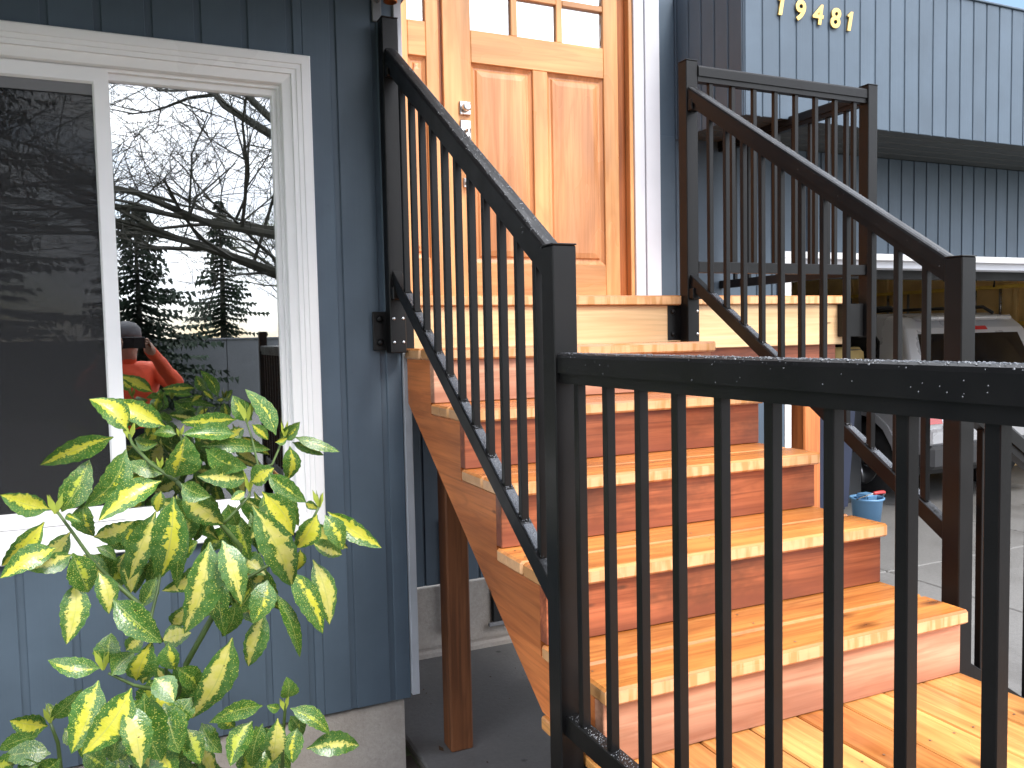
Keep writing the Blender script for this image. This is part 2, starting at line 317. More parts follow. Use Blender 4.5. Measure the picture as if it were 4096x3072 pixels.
    aw = node(Nn, 'ShaderNodeMath', operation='SUBTRACT'); aw.inputs[1].default_value = .5; Lk.new(sep.outputs[0], aw.inputs[0])
    ax_ = node(Nn, 'ShaderNodeMath', operation='ABSOLUTE'); Lk.new(aw.outputs[0], ax_.inputs[0])
    mr = ramp(Nn, [(.012, .55), (.028, 0.)]); Lk.new(ax_.outputs[0], mr.inputs['Fac'])
    c = mixrgb(Nn, Lk, c, (.40, .44, .12), mr.outputs['Color'])
    Lk.new(c, bs.inputs['Base Color']); bs.inputs['Roughness'].default_value = .22; bs.inputs['Specular IOR Level'].default_value = .6
    out = Nn['Material Output']; tl = Nn.new('ShaderNodeBsdfTranslucent'); Lk.new(c, tl.inputs['Color'])
    ms = Nn.new('ShaderNodeMixShader'); ms.inputs[0].default_value = .22
    Lk.new(bs.outputs[0], ms.inputs[1]); Lk.new(tl.outputs[0], ms.inputs[2]); Lk.new(ms.outputs[0], out.inputs['Surface'])
    nb = node(Nn, 'ShaderNodeTexNoise', Scale=9., Detail=2); Lk.new(mp.outputs[0], nb.inputs['Vector']); bump(Nn, Lk, bs, nb.outputs['Fac'], .25, .004)
    return m
MAT['leaf'] = leaf_mat('variegated_leaf', (.045, .135, .018), (.085, .20, .045), (.66, .62, .07), .07, .20)
MAT['leaf_pale'] = leaf_mat('pale_centred_leaf', (.045, .13, .02), (.09, .195, .05), (.66, .61, .15), .15, .18)
MAT['leaf_green'] = leaf_mat('speckled_green_leaf', (.035, .115, .013), (.07, .175, .032), (.48, .52, .06), -.08, .22)
MAT['shoot'] = plain('young_shoot', (.30, .36, .05), .4, var=.2, nscale=30)
MAT['stem'] = plain('green_stem', (.07, .115, .03), .45, var=.3, nscale=30)
MAT['bark'] = plain('dark_mossy_bark', (.035, .034, .024), .9, var=.5, nscale=10, bumpk=.6)
MAT['needles'] = plain('fir_needles', (.018, .034, .018), .8, var=.5, nscale=3, bumpk=0)
MAT['twigleaf'] = plain('pale_spring_leaves', (.16, .19, .09), .8, var=.4, nscale=3, bumpk=0)

# ------------------------------------------------------------------ object helpers
WL = {}
def link(o, parent, loc):
    loc = Vector(loc); C.objects.link(o)
    if parent is not None:
        o.parent = parent; o.location = loc - WL[parent.name]
    else: o.location = loc
    WL[o.name] = loc
    return o
def tag(o, label=None, cat=None, group=None, kind=None):
    if label: o['label'] = label
    if cat: o['category'] = cat
    if group: o['group'] = group
    if kind: o['kind'] = kind
    return o
def empty(name, loc, label, cat, group=None):
    o = bpy.data.objects.new(name, None); o.empty_display_size = .1
    link(o, None, loc); return tag(o, label, cat, group)
def mesh_obj(name, verts, faces, mat, parent=None, smooth=False, origin=None, mats=None):
    vs_ = [Vector(v) for v in verts]
    if origin is None:
        lo = Vector([min(v[i] for v in vs_) for i in range(3)]); hi = Vector([max(v[i] for v in vs_) for i in range(3)])
        origin = (lo+hi)/2
    origin = Vector(origin)
    me = bpy.data.meshes.new(name); me.from_pydata([v-origin for v in vs_], [], faces); me.update()
    if smooth:
        for p in me.polygons: p.use_smooth = True
    if mat is not None: me.materials.append(mat)
    o = bpy.data.objects.new(name, me)
    return link(o, parent, origin)
BOX = {}
def box_me(dx, dy, dz, bev):
    k = (round(dx, 5), round(dy, 5), round(dz, 5), bev)
    bm = bmesh.new(); bmesh.ops.create_cube(bm, size=1)
    for v in bm.verts: v.co = Vector((v.co.x*dx, v.co.y*dy, v.co.z*dz))
    if bev: bmesh.ops.bevel(bm, geom=bm.edges[:], offset=min(bev, dx*.4, dy*.4, dz*.4), segments=1, affect='EDGES')
    me = bpy.data.meshes.new('box'); bm.to_mesh(me); bm.free(); return k, me
def box(name, x0, x1, y0, y1, z0, z1, mat, parent=None, bev=.002):
    """heights z are relative to the camera (photo measurements); ground is -H"""
    dx, dy, dz = x1-x0, y1-y0, z1-z0
    k = (round(dx, 5), round(dy, 5), round(dz, 5), bev, mat.name)
    me = BOX.get(k)
    if me is None:
        _, me = box_me(dx, dy, dz, bev); me.name = name; me.materials.append(mat); BOX[k] = me
    o = bpy.data.objects.new(name, me)
    return link(o, parent, ((x0+x1)/2, (y0+y1)/2, (z0+z1)/2+H))
def prism(name, poly, axis, a0, a1, mat, parent=None, smooth=False):
    """polygon in the two other axes, extruded along axis; z relative to the camera"""
    n = len(poly); V = []
    for a in (a0, a1):
        for p, q in poly:
            V.append({0: (a, p, q+H), 1: (p, a, q+H), 2: (p, q, a+H)}[axis])
    F = [tuple(range(n)), tuple(range(2*n-1, n-1, -1))] + [(i, i+n, (i+1) % n+n, (i+1) % n) for i in range(n)]
    o = mesh_obj(name, V, F, mat, parent, smooth)
    bm = bmesh.new(); bm.from_mesh(o.data); bmesh.ops.recalc_face_normals(bm, faces=bm.faces); bm.to_mesh(o.data); bm.free()
    return o
def tube_geo(pts, radii, seg=8, cap=True):
    V, F = [], []; pts = [Vector(p) for p in pts]
    up = Vector((.13, .21, .97))
    for i, p in enumerate(pts):
        d = (pts[min(i+1, len(pts)-1)] - pts[max(i-1, 0)]).normalized()
        a = d.cross(up)
        if a.length < 1e-3: a = d.cross(Vector((1, 0, 0)))
        a.normalize(); b = d.cross(a)
        for k in range(seg):
            t_ = 2*math.pi*k/seg; V.append(p + (a*math.cos(t_)+b*math.sin(t_))*radii[i])
    for i in range(len(pts)-1):
        for k in range(seg):
            F.append((i*seg+k, i*seg+(k+1) % seg, (i+1)*seg+(k+1) % seg, (i+1)*seg+k))
    if cap: F.append(tuple(range(seg-1, -1, -1))); F.append(tuple(range((len(pts)-1)*seg, len(pts)*seg)))
    return V, F
def tube(name, pts, radii, mat, parent=None, seg=8):
    if not isinstance(radii, (list, tuple)): radii = [radii]*len(pts)
    V, F = tube_geo(pts, radii, seg); return mesh_obj(name, V, F, mat, parent, True)
def lathe(name, prof, c, mat, parent=None, axis=2, seg=24, smooth=True):
    """profile of (radius, height) about an axis through c (world)"""
    V, F = [], []; c = Vector(c)
    for r, h in prof:
        for k in range(seg):
            t_ = 2*math.pi*k/seg; a, b = r*math.cos(t_), r*math.sin(t_)
            V.append(c + Vector({2: (a, b, h), 0: (h, a, b), 1: (a, h, b)}[axis]))
    for i in range(len(prof)-1):
        for k in range(seg):
            F.append((i*seg+k, i*seg+(k+1) % seg, (i+1)*seg+(k+1) % seg, (i+1)*seg+k))
    F.append(tuple(range(seg))); F.append(tuple(range((len(prof)-1)*seg, len(prof)*seg)))
    o = mesh_obj(name, V, F, mat, parent, smooth)
    bm = bmesh.new(); bm.from_mesh(o.data); bmesh.ops.recalc_face_normals(bm, faces=bm.faces); bm.to_mesh(o.data); bm.free()
    return o
def ray(u, v):
    d = RW.transposed() @ Vector(((u-2048)/FOC, (v-1536)/FOC, 1)); return d
def at_y(u, v, y):
    d = ray(u, v); return Vector((0, 0, H)) + d*(y/d.y)
def drops(name, parent, spots, seed=1):
    """joined rain drops: (point, normal, radius)"""
    V, F = [], []
    for p, n, r in spots:
        p = Vector(p); n = Vector(n).normalized()
        a = n.cross(Vector((.3, .8, .52))).normalized(); b = n.cross(a); i0 = len(V)
        for k in range(6):
            t_ = k*math.pi/3; V.append(p+(a*math.cos(t_)+b*math.sin(t_))*r)
        for k in range(6):
            t_ = k*math.pi/3; V.append(p+(a*math.cos(t_)+b*math.sin(t_))*r*.7+n*r*.42)
        V.append(p+n*r*.6)
        for k in range(6):
            F.append((i0+k, i0+(k+1) % 6, i0+6+(k+1) % 6, i0+6+k)); F.append((i0+6+k, i0+6+(k+1) % 6, i0+12))
    o = mesh_obj(name, V, F, MAT['drop'], parent, True); tag(o, kind='stuff'); return o

# ================================================================== SETTING
g = mesh_obj('ground', [(-150, -150, -.03), (150, -150, -.03), (150, 150, -.03), (-150, 150, -.03)], [(0, 1, 2, 3)], MAT['lawn']); tag(g, kind='structure')
road = mesh_obj('road', [(-150, -13.2, -.012), (150, -13.2, -.012), (150, -7.0, -.012), (-150, -7.0, -.012)], [(0, 1, 2, 3)], MAT['asphalt']); tag(road, kind='structure')
dw = box('driveway', .9, 12.4, -6.9, 10.6, -H-.10, -H-.010, MAT['joint'], bev=0); tag(dw, kind='structure')
xs = [.9, 2.62, 4.35, 6.05, 7.8, 9.5, 12.4]; ys = [-6.9, -4.6, -2.3, -.35, 1.95, 3.82, 7.2, 10.6]
for i in range(len(xs)-1):
    for j in range(len(ys)-1):
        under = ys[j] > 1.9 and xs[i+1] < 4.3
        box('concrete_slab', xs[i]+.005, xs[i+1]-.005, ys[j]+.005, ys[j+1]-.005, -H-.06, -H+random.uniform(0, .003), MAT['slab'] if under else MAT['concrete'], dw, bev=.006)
MAT['lowbounce'] = concrete('low_bounce_path', (.10, .097, .093), (.055, .052, .048))  # unseen path, kept dark to cut bounce light onto the window wall
walk = box('path', -2.2, .89, -6.9, 1.55, -H-.08, -H-.004, MAT['lowbounce'], bev=.006); tag(walk, kind='structure')
bed = mesh_obj('garden_bed', [(-6, 1.56, -.02), (.89, 1.56, -.02), (.89, 2.98, -.02), (-6, 2.98, -.02)], [(0, 1, 2, 3)], MAT['soil']); tag(bed, kind='structure')

# ================================================================== HOUSE
YW, YD, YG = 2.87, 3.85, 3.287          # window wall, door / lower garage wall, projecting upper garage wall
XC, XS = .873, 2.752                    # corner of the window wall, side of the projecting storey
house = empty('house', (XC, YW, 0), 'blue grey house with vertical channel siding, wooden front door and open garage', 'house')
def hpart(*a, **k): return box(*a, house, **k)
def siding(x0, x1, y, z0, z1, pitch, gap, holes=(), name='siding_wall', thick=.007, axis=0, face=-1):
    """backing sheet with single proud boards; holes = (x0,x1,z0,z1)"""
    xsn = sorted(set([x0, x1]+[h for q in holes for h in q[:2]]))
    V, F = [], []
    def quad(a, b, c, d):
        i = len(V)
        for (p, q) in ((a, c), (b, c), (b, d), (a, d)):
            V.append((p, y, q+H) if axis == 0 else (y, p, q+H))
        F.append((i, i+1, i+2, i+3))
    for i in range(len(xsn)-1):
        a, b = xsn[i], xsn[i+1]; segs = [(z0, z1)]
        for hx0, hx1, hz0, hz1 in holes:
            if a >= hx0-1e-6 and b <= hx1+1e-6:
                new = []
                for s, e in segs:
                    if hz0 > s: new.append((s, min(e, hz0)))
                    if hz1 < e: new.append((max(s, hz1), e))
                segs = [q for q in new if q[1]-q[0] > 1e-4]
        for s, e in segs: quad(a, b, s, e)
    wall = mesh_obj(name, V, F, MAT['blue'], house)
    x = x0
    while x < x1-.01:
        a, b = x+gap/2, min(x+pitch-gap/2, x1)
        cuts = [(a, b, z0, z1)]
        for hx0, hx1, hz0, hz1 in holes:
            new = []
            for (p, q, s, e) in cuts:
                if q <= hx0 or p >= hx1: new.append((p, q, s, e)); continue
                if p < hx0: new.append((p, hx0, s, e)); 
                if q > hx1: new.append((hx1, q, s, e))
                p2, q2 = max(p, hx0), min(q, hx1)
                if s < hz0: new.append((p2, q2, s, hz0))
                if e > hz1: new.append((p2, q2, hz1, e))
            cuts = new
        for (p, q, s, e) in cuts:
            if q-p < .008 or e-s < .01: continue
            if axis == 0: box('siding_board', p, q, y-thick, y+.001, s, e, MAT['blue'], wall, bev=.0025)
            elif face > 0: box('siding_board', y-.001, y+thick, p, q, s, e, MAT['blue'], wall, bev=.0025)
            else: box('siding_board', y-thick, y+.001, p, q, s, e, MAT['blue'], wall, bev=.0025)
        x += pitch
    return wall
# --- window wall
WX0, WX1, WZ0, WZ1 = -.72, .57, -.653, .937      # outer edges of the window casing
siding(-5.353, .862, YW, -1.313, 1.19, .143, .020, holes=((WX0+.02, WX1-.02, WZ0+.02, WZ1-.02),))
hpart('corner_trim', .864, .892, YW-.020, YW+.06, -1.30, 1.19, MAT['blue_trim'])
hpart('foundation', -5.35, .842, YW+.012, YW+.18, -H-.1, -1.325, MAT['found'], bev=.004)
siding(YW+.06, YD, .880, -1.313, 2.6, .143, .012, name='return_wall', axis=1, face=1)
hpart('foundation', .70, .870, YW+.182, YD-.02, -H-.1, -1.315, MAT['found'], bev=.004)
# --- overhanging upper storey above the window
hpart('upper_storey', -5.35, .93, 1.60, YW+1.2, 1.20, 3.6, MAT['blue'], bev=.004)
hpart('soffit', -5.35, .93, 1.62, YW-.001, 1.188, 1.199, MAT['soffit'], bev=.001)
# --- window
def frame(name, x0, x1, z0, z1, prof, mat, parent, y=0.):
    """mitred rectangular frame; prof = (inset from the outer edge, y)"""
    V, F = [], []; n = len(prof)
    for ins, yy in prof:
        V += [(x0+ins, y+yy, z0+ins+H), (x1-ins, y+yy, z0+ins+H), (x1-ins, y+yy, z1-ins+H), (x0+ins, y+yy, z1-ins+H)]
    for i in range(n-1):
        for k in range(4): F.append((i*4+k, i*4+(k+1) % 4, (i+1)*4+(k+1) % 4, (i+1)*4+k))
    o = mesh_obj(name, V, F, mat, parent)
    bm = bmesh.new(); bm.from_mesh(o.data); bmesh.ops.recalc_face_normals(bm, faces=bm.faces); bm.to_mesh(o.data); bm.free()
    return o
win = frame('window', WX0, WX1, WZ0, WZ1, [(0, .01), (0, -.030), (.004, -.034), (.030, -.034), (.032, -.030), (.046, -.030), (.048, -.026), (.062, -.026), (.064, -.018), (.092, -.012), (.095, -.004), (.095, .07)], MAT['white'], house, YW)
IX0, IX1, IZ0, IZ1 = WX0+.095, WX1-.095, WZ0+.095, WZ1-.095
frame('window_frame', IX0, IX1, IZ0, IZ1, [(0, .02), (.0, .012), (.010, .012), (.010, .028), (.016, .028), (.016, .07)], MAT['white'], win, YW)
# fixed sash (right) and sliding sash (left, in front)
frame('sash', -.082, IX1-.006, IZ0+.006, IZ1-.012, [(0, .05), (0, .028), (.018, .026), (.022, .034), (.022, .06)], MAT['white'], win, YW)
frame('sash', IX0+.004, -.040, IZ0+.004, IZ1-.006, [(0, .03), (0, .004), (.040, .002), (.046, .010), (.046, .03)], MAT['white'], win, YW)
box('pane', -.060, IX1-.028, YW+.041, YW+.047, IZ0+.028, IZ1-.034, MAT['glass'], win, bev=0)
box('pane', IX0+.05, -.086, YW+.022, YW+.028, IZ0+.05, IZ1-.052, MAT['glass'], win, bev=0)
box('insect_screen', IX0+.05, -.086, YW+.0165, YW+.0175, IZ0+.05, IZ1-.085, MAT['screen'], win, bev=0)
box('screen_rail', IX0+.05, -.086, YW+.013, YW+.020, IZ1-.085, IZ1-.052, MAT['gasket'], win, bev=.001)
# dark room behind the window
def room(name, x0, x1, y0, y1, z0, z1, mat, parent):
    V = [(x, y, z+H) for x in (x0, x1) for y in (y0, y1) for z in (z0, z1)]
    F = [(2, 3, 7, 6), (0, 1, 3, 2), (4, 6, 7, 5), (0, 2, 6, 4), (1, 5, 7, 3)]
    return mesh_obj(name, V, F, mat, parent)
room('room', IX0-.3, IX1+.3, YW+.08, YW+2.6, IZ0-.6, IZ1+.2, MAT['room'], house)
# --- entry: door wall
ZL = .146                                # top of the upper landing
siding(.90, 1.10, YD, -1.222, 2.6, .112, .012, name='entry_wall')
siding(2.632, 3.455, YD, -1.222, 1.065, .112, .012, name='entry_wall')
siding(1.10, 2.632, YD, -1.222, ZL-.05, .143, .012, name='entry_wall')
hpart('foundation', .872, 3.45, YD+.012, YD+.2, -H-.1, -1.235, MAT['found'], bev=.004)
hpart('foundation_ledge', .90, 3.45, YD-.045, YD+.012, -H-.1, -H+.035, MAT['found'], bev=.012)
hpart('foundation_vent', 1.60, 1.98, YD-.012, YD+.03, -1.46, -1.24, MAT['blackmat'], bev=.004)
hpart('vent_sill', 1.57, 2.01, YD-.028, YD-.012, -1.475, -1.455, MAT['gasket'], bev=.003)
tube('conduit', [(1.345, YD-.03, H-.9), (1.345, YD-.03, H-1.44), (1.345, YD+.0, H-1.46)], .014, MAT['gasket'], house)
hpart('upper_wall', 1.10, 2.632, YD+.002, YD+.1, 2.24, 2.6, MAT['blue'])
hpart('upper_wall', 2.632, 2.752, YD+.002, YD+.1, 1.065, 2.6, MAT['blue'])
hpart('entry_soffit', .60, 2.75, YG-.1, YD+.3, 2.6, 2.66, MAT['soffit'])
# white casing round door and sidelight
for a, b in ((2.473, 2.535), (2.540, 2.631)): hpart('door_casing', a, b, YD-.030 if a > 2.5 else YD-.024, YD+.01, ZL+.002, 2.24, MAT['offwhite'])
for a, b in ((1.100, 1.150), (1.154, 1.192)): hpart('door_casing', a, b, YD-.030 if a < 1.12 else YD-.024, YD+.01, ZL+.002, 2.24, MAT['offwhite'])
hpart('door_casing', 1.194, 2.471, YD-.026, YD+.01, 2.185, 2.24, MAT['offwhite'])
hpart('threshold', 1.19, 2.472, YD-.01, YD+.12, ZL, ZL+.022, MAT['door_x'])
hpart('door_jamb', 2.449, 2.472, YD-.012, YD+.12, ZL+.023, 2.184, MAT['door_z'])
hpart('door_jamb', 2.397, 2.4485, YD+.028, YD+.12, ZL+.023, 2.184, MAT['jamb_z'])
hpart('door_jamb', 1.392, 1.4085, YD+.030, YD+.12, ZL+.023, 2.184, MAT['jamb_z'])
hpart('door_jamb', 1.193, 1.203, YD-.010, YD+.12, ZL+.023, 2.184, MAT['door_z'])
D0, D1 = YD+.010, YD+.055
def panel(name, x0, x1, z0, z1, parent, y=YD+.022):
    V, F = [], []; prof = [(0, .0), (.018, .010), (.026, .010), (.034, .002), (.060, -.002)]
    for ins, yy in prof: V += [(x0+ins, y+yy, z0+ins+H), (x1-ins, y+yy, z0+ins+H), (x1-ins, y+yy, z1-ins+H), (x0+ins, y+yy, z1-ins+H)]
    for i in range(len(prof)-1):
        for k in range(4): F.append((i*4+k, i*4+(k+1) % 4, (i+1)*4+(k+1) % 4, (i+1)*4+k))
    F.append(tuple(range(len(V)-4, len(V))))
    o = mesh_obj(name, V, F, MAT['doorpanel_z'], parent)
    bm = bmesh.new(); bm.from_mesh(o.data); bmesh.ops.recalc_face_normals(bm, faces=bm.faces); bm.to_mesh(o.data); bm.free()
    return o
GT = 2.06
door = box('door', 1.412, 2.394, D1-.004, D1, ZL+.024, 2.182, MAT['room'], house, bev=0)
def dp(name, x0, x1, z0, z1, mat, par, y0=D0, y1=None, bev=.003): return box(name, x0, x1, y0, D1-.005 if y1 is None else y1, z0, z1, mat, par, bev=bev)
dp('stile', 1.412, 1.557, ZL+.024, 2.182, MAT['door_z'], door); dp('stile', 2.306, 2.394, ZL+.024, 2.182, MAT['door_z'], door)
dp('rail', 1.5575, 2.3055, ZL+.024, .362, MAT['door_x'], door); dp('rail', 1.5575, 2.3055, 1.334, 1.49, MAT['door_x'], door); dp('rail', 1.5575, 2.3055, GT, 2.182, MAT['door_x'], door)
dp('mullion', 1.891, 1.974, .3625, 1.3335, MAT['door_z'], door)
panel('panel', 1.5575, 1.8905, .3625, 1.3335, door); panel('panel', 1.9745, 2.3055, .3625, 1.3335, door)
gx = [1.5575, 1.778, 1.812, 2.033, 2.067, 2.3055]; gz = [1.4905, 1.676, 1.706, 1.87, 1.90, GT-.0005]
for a, b in ((1, 2), (3, 4)): dp('muntin', gx[a], gx[b], 1.4905, GT-.0005, MAT['door_z'], door, D0+.004)
for a, b in ((1, 2), (3, 4)):
    for c in (0, 2, 4): dp('muntin', gx[c]+.0005, gx[c+1]-.0005, gz[a], gz[b], MAT['door_x'], door, D0+.003)
for c in (0, 2, 4):
    for r in (0, 2, 4): box('pane', gx[c]+.001, gx[c+1]-.001, D0+.022, D0+.027, gz[r]+.001, gz[r+1]-.001, MAT['glass_door'], door, bev=0)
db = box('deadbolt', 1.487, 1.546, D0-.014, D0+.001, 1.075, 1.142, MAT['nickel'], door, bev=.004)
lathe('lock_cylinder', [(.0, -.030), (.017, -.030), (.021, -.026), (.022, -.0)], (1.5165, D0-.013, 1.108+H), MAT['nickel'], door, axis=1)
box('handle_plate', 1.489, 1.546, D0-.012, D0+.001, .93, 1.052, MAT['nickel'], door, bev=.004)
tube('door_handle', [(1.517, D0-.010, 1.0+H), (1.517, D0-.055, .995+H), (1.517, D0-.062, .93+H), (1.517, D0-.060, .82+H), (1.517, D0-.045, .75+H), (1.517, D0-.008, .745+H)], [.010, .010, .011, .012, .010, .010], MAT['nickel'], door)
box('handle_base', 1.500, 1.534, D0-.010, D0+.001, .725, .772, MAT['nickel'], door, bev=.003)
sl = box('sidelight', 1.204, 1.3905, D1-.004, D1, ZL+.024, 2.182, MAT['room'], house, bev=0)
dp('stile', 1.204, 1.236, ZL+.024, 2.182, MAT['door_z'], sl); dp('stile', 1.326, 1.3905, ZL+.024, 2.182, MAT['door_z'], sl)
dp('rail', 1.2365, 1.3255, ZL+.024, .378, MAT['door_x'], sl); dp('rail', 1.2365, 1.3255, 1.336, 1.50, MAT['door_x'], sl); dp('rail', 1.2365, 1.3255, GT, 2.182, MAT['door_x'], sl)
V_ = panel('panel', 1.2365, 1.3255, .3785, 1.3355, sl)
box('pane', 1.2375, 1.3245, D0+.022, D0+.027, 1.501, GT-.001, MAT['glass_door'], sl, bev=0)
# --- garage: projecting upper wall, soffit, lower wall, opening
GX1 = 9.6; ZT, ZB = 1.815, 1.066
siding(XS, GX1, YG, ZB-.02, ZT, .108, .012, name='garage_gable_wall', thick=.006)
siding(YG, YD, XS, ZB-.02, ZT, .108, .012, name='garage_side_wall', axis=1, face=-1, thick=.006)
hpart('soffit', XS+.001, GX1, YG+.002, YD+.2, ZB, ZB+.03, MAT['soffit'])
for k in range(5): hpart('soffit_board', XS+.002, GX1, YG+.008+k*.110, YG+.008+k*.110+.102, ZB-.012, ZB-.0005, MAT['soffit'], bev=.003)
hpart('parapet_roof', XS+.002, GX1, YG+.004, 11.2, ZT-.06, ZT-.004, MAT['shingle'])
JX0, JX1, JZ = 3.505, 9.05, .4585
siding(3.46, GX1, YD, JZ, ZB-.013, .112, .012, name='garage_wall')
gf = hpart('garage_door_frame', JX0, JX1, YD-.020, YD+.10, JZ-.040, JZ, MAT['white'])
box('jamb', JX0, JX0+.050, YD-.020, YD+.10, -H, JZ-.041, MAT['white'], gf); box('jamb', JX1-.05, JX1, YD-.020, YD+.10, -H, JZ-.041, MAT['white'], gf)
hpart('corner_trim', 3.456, 3.503, YD-.016, YD+.05, -1.25, JZ-.001, MAT['blue'])
hpart('header_stop', JX0+.051, JX1-.051, YD+.03, YD+.16, JZ-.085, JZ-.041, MAT['offwhite'])
hpart('door_track', JX0+.051, JX1-.051, YD+.17, YD+.26, JZ-.14, JZ-.05, MAT['blackmat'])
hpart('garage_wall', 8.90, 9.0, YD+.12, 10.5, -H, .86, MAT['tan'], bev=0)
hpart('garage_wall', 3.40, 3.50, YD+.12, 10.5, -H, .86, MAT['drywall'], bev=0)
hpart('garage_wall', 3.40, 9.0, 10.5, 10.6, -H, .86, MAT['drywall'], bev=0)
hpart('garage_ceiling', 3.40, 9.0, YD+.12, 10.5, .86, .9, MAT['drywall'], bev=0)
hpart('garage_header', 3.40, 9.0, YD+.101, YD+.118, JZ-.03, .86, MAT['tan'], bev=0)
for k in range(11): box('wall_stud', 8.862, 8.899, 4.35+k*.58, 4.39+k*.58, -H, .859, MAT['tan'], house)
# wall cap (drip edge) of the parapet
hpart('drip_edge', XS-.012, GX1, YG-.016, YG+.05, ZT+.001, ZT+.012, MAT['blue'], bev=.002)
# house number
for ch, u, v in (('1', 3122, 62), ('9', 3195, 80), ('4', 3267, 96), ('8', 3336, 110), ('1', 3396, 125)):
    p = at_y(u, v, YG-.012)
    if ch == '1':
        hh, sl_ = .098, .20
        pts_ = [(-.010, 0), (.012, 0), (.012, hh), (-.002, hh), (-.024, hh-.022), (-.019, hh-.030), (-.010, hh-.024)]
        prism('house_number_digit', [(p.x+a+sl_*b-.008, p.z-H+b) for a, b in pts_], 1, YG-.0185, YG-.0085, MAT['brass'], house); continue
    cu = bpy.data.curves.new('digit', 'FONT'); cu.body = ch; cu.size = .135; cu.extrude = .003; cu.bevel_depth = .0012; cu.align_x = 'CENTER'; cu.shear = .16; cu.offset = .0030
    to = bpy.data.objects.new('tmp', cu); C.objects.link(to)
    me = bpy.data.meshes.new_from_object(to.evaluated_get(bpy.context.evaluated_depsgraph_get())); bpy.data.objects.remove(to)
    me.transform(Matrix.Rotation(rad(90), 4, 'X')); me.materials.clear(); me.materials.append(MAT['brass'])
    link(bpy.data.objects.new('house_number_digit', me), house, (p.x, YG-.0145, p.z))
# small wall lamp above the post by the corner
lamp = empty('wall_lamp', (.83, YW-.012, 1.12+H), 'small copper shaded lamp on the siding above the railing post', 'lamp')
box('back_plate', .790, .822, YW-.018, YW-.0075, 1.085, 1.165, MAT['gasket'], lamp)
tube('arm', [(.806, YW-.016, 1.15+H), (.818, YW-.05, 1.165+H), (.835, YW-.07, 1.158+H)], .005, MAT['gasket'], lamp)
lathe('lamp_shade', [(.008, .03), (.018, .022), (.024, -.006), (.022, -.008), (.008, .012)], (.838, YW-.075, 1.140+H), plain('copper', (.42, .17, .06), .35, metal=1., var=.25, nscale=20), lamp)

# ================================================================== LOWER DECK
ZK = -.93; DX0, DX1, DY0, DY1 = .864, 1.983, -.35, 1.786
deck = empty('lower_deck', (1.4, .7, 0), 'low cedar deck of lengthwise boards at the foot of the stairs', 'deck')
x = DX1; k = 0
while x > DX0+.02:
    a = max(DX0, x-.138)
    box('deck_board', a, x, DY0, DY1, ZK-.035, ZK - random.uniform(0, .0015), MAT['tread_y'], deck, bev=.004); x -= .1425
for xx in (DX0+.018, DX1-.056): box('rim_joist', xx, xx+.038, DY0+.02, DY1-.04, ZK-.22, ZK-.036, MAT['post_y'], deck)
for yy in (DY0+.02, DY1-.039-.02): box('rim_joist', DX0+.057, DX1-.057, yy, yy+.038, ZK-.22, ZK-.036, MAT['post_x'], deck)
for xx in (DX0+.06, DX1-.15):
    for yy in (DY0+.06, DY1-.15): box('deck_post', xx, xx+.089, yy, yy+.089, -H, ZK-.221, MAT['post_z'], deck)

# ================================================================== STAIRCASE
RUN, RISE, Y1, Z1 = .263, .178, 1.48, -.752
SX0, SX1 = .868, 1.985
st = empty('staircase', (1.42, 2.1, H+ZK), 'cedar staircase with five treads rising to the front door landing', 'staircase')
for i in range(5):
    y, z = Y1+RUN*i, Z1+RISE*i
    d2 = .146+.162 if i < 4 else .313
    box('tread_board', SX0+random.uniform(-.002, .002), SX1+random.uniform(-.003, .002), y, y+.139, z-.038, z, MAT['tread_x'], st, bev=.006)
    box('tread_board', SX0+random.uniform(-.002, .002), SX1+random.uniform(-.003, .002), y+.147, y+d2-.003, z-.038, z-.0008, MAT['tread_x'], st, bev=.006)
    rz0 = ZK if i == 0 else z-RISE
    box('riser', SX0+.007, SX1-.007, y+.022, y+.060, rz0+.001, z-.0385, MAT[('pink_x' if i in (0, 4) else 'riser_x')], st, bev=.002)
for xx in (SX0+.008, 1.40, SX1-.046):
    poly = []
    for i in range(5):
        y, z = Y1+RUN*i, Z1+RISE*i
        poly.append((y+.061, (ZK if i == 0 else z-RISE-.0)+.0005 if i == 0 else z-RISE-.039)); poly.append((y+.061, z-.039))
    poly.append((2.842, Z1+RISE*4-.039)); poly.append((2.842, -.235)); poly.append((1.80, ZK+.0005))
    prism('stringer', poly, 0, xx, xx+.038, MAT['string_y'], st)

# ================================================================== UPPER LANDING
lan = empty('upper_landing', (1.95, 3.3, 0), 'cedar landing with pale fascia board in front of the wooden door', 'landing')
box('nosing_board', .900, 2.0435, 2.826, 2.965, ZL-.038, ZL, MAT['tread_x'], lan, bev=.004)
box('nosing_board', 2.1035, 2.966, 2.826, 2.965, ZL-.038, ZL, MAT['tread_x'], lan, bev=.004)
box('nosing_board', 2.0436, 2.1034, 2.842, 2.965, ZL-.038, ZL-.001, MAT['tread_x'], lan, bev=0)
yy = 2.971
while yy < 3.80:
    box('deck_board', .900, 2.966, yy, min(yy+.14, 3.835), ZL-.038, ZL-random.uniform(0, .001), MAT['tread_x'], lan, bev=.003); yy += .146
box('fascia_board', .902, 2.944, 2.845, 2.883, -.074, ZL-.0385, MAT['pale_x'], lan, bev=.003)
box('beam', .905, 2.940, 2.885, 2.923, -.26, .105, MAT['riser_x'], lan)
box('rim_joist', 2.905, 2.943, 2.924, 3.835, -.13, .105, MAT['pale_y'], lan)
box('landing_post', 1.020, 1.109, 2.884, 2.973, -H, -.2605, MAT['post_z'], lan, bev=.006)
box('landing_post', 2.752, 2.851, 2.884, 2.973, -H, -.2605, MAT['string_z'], lan, bev=.006)

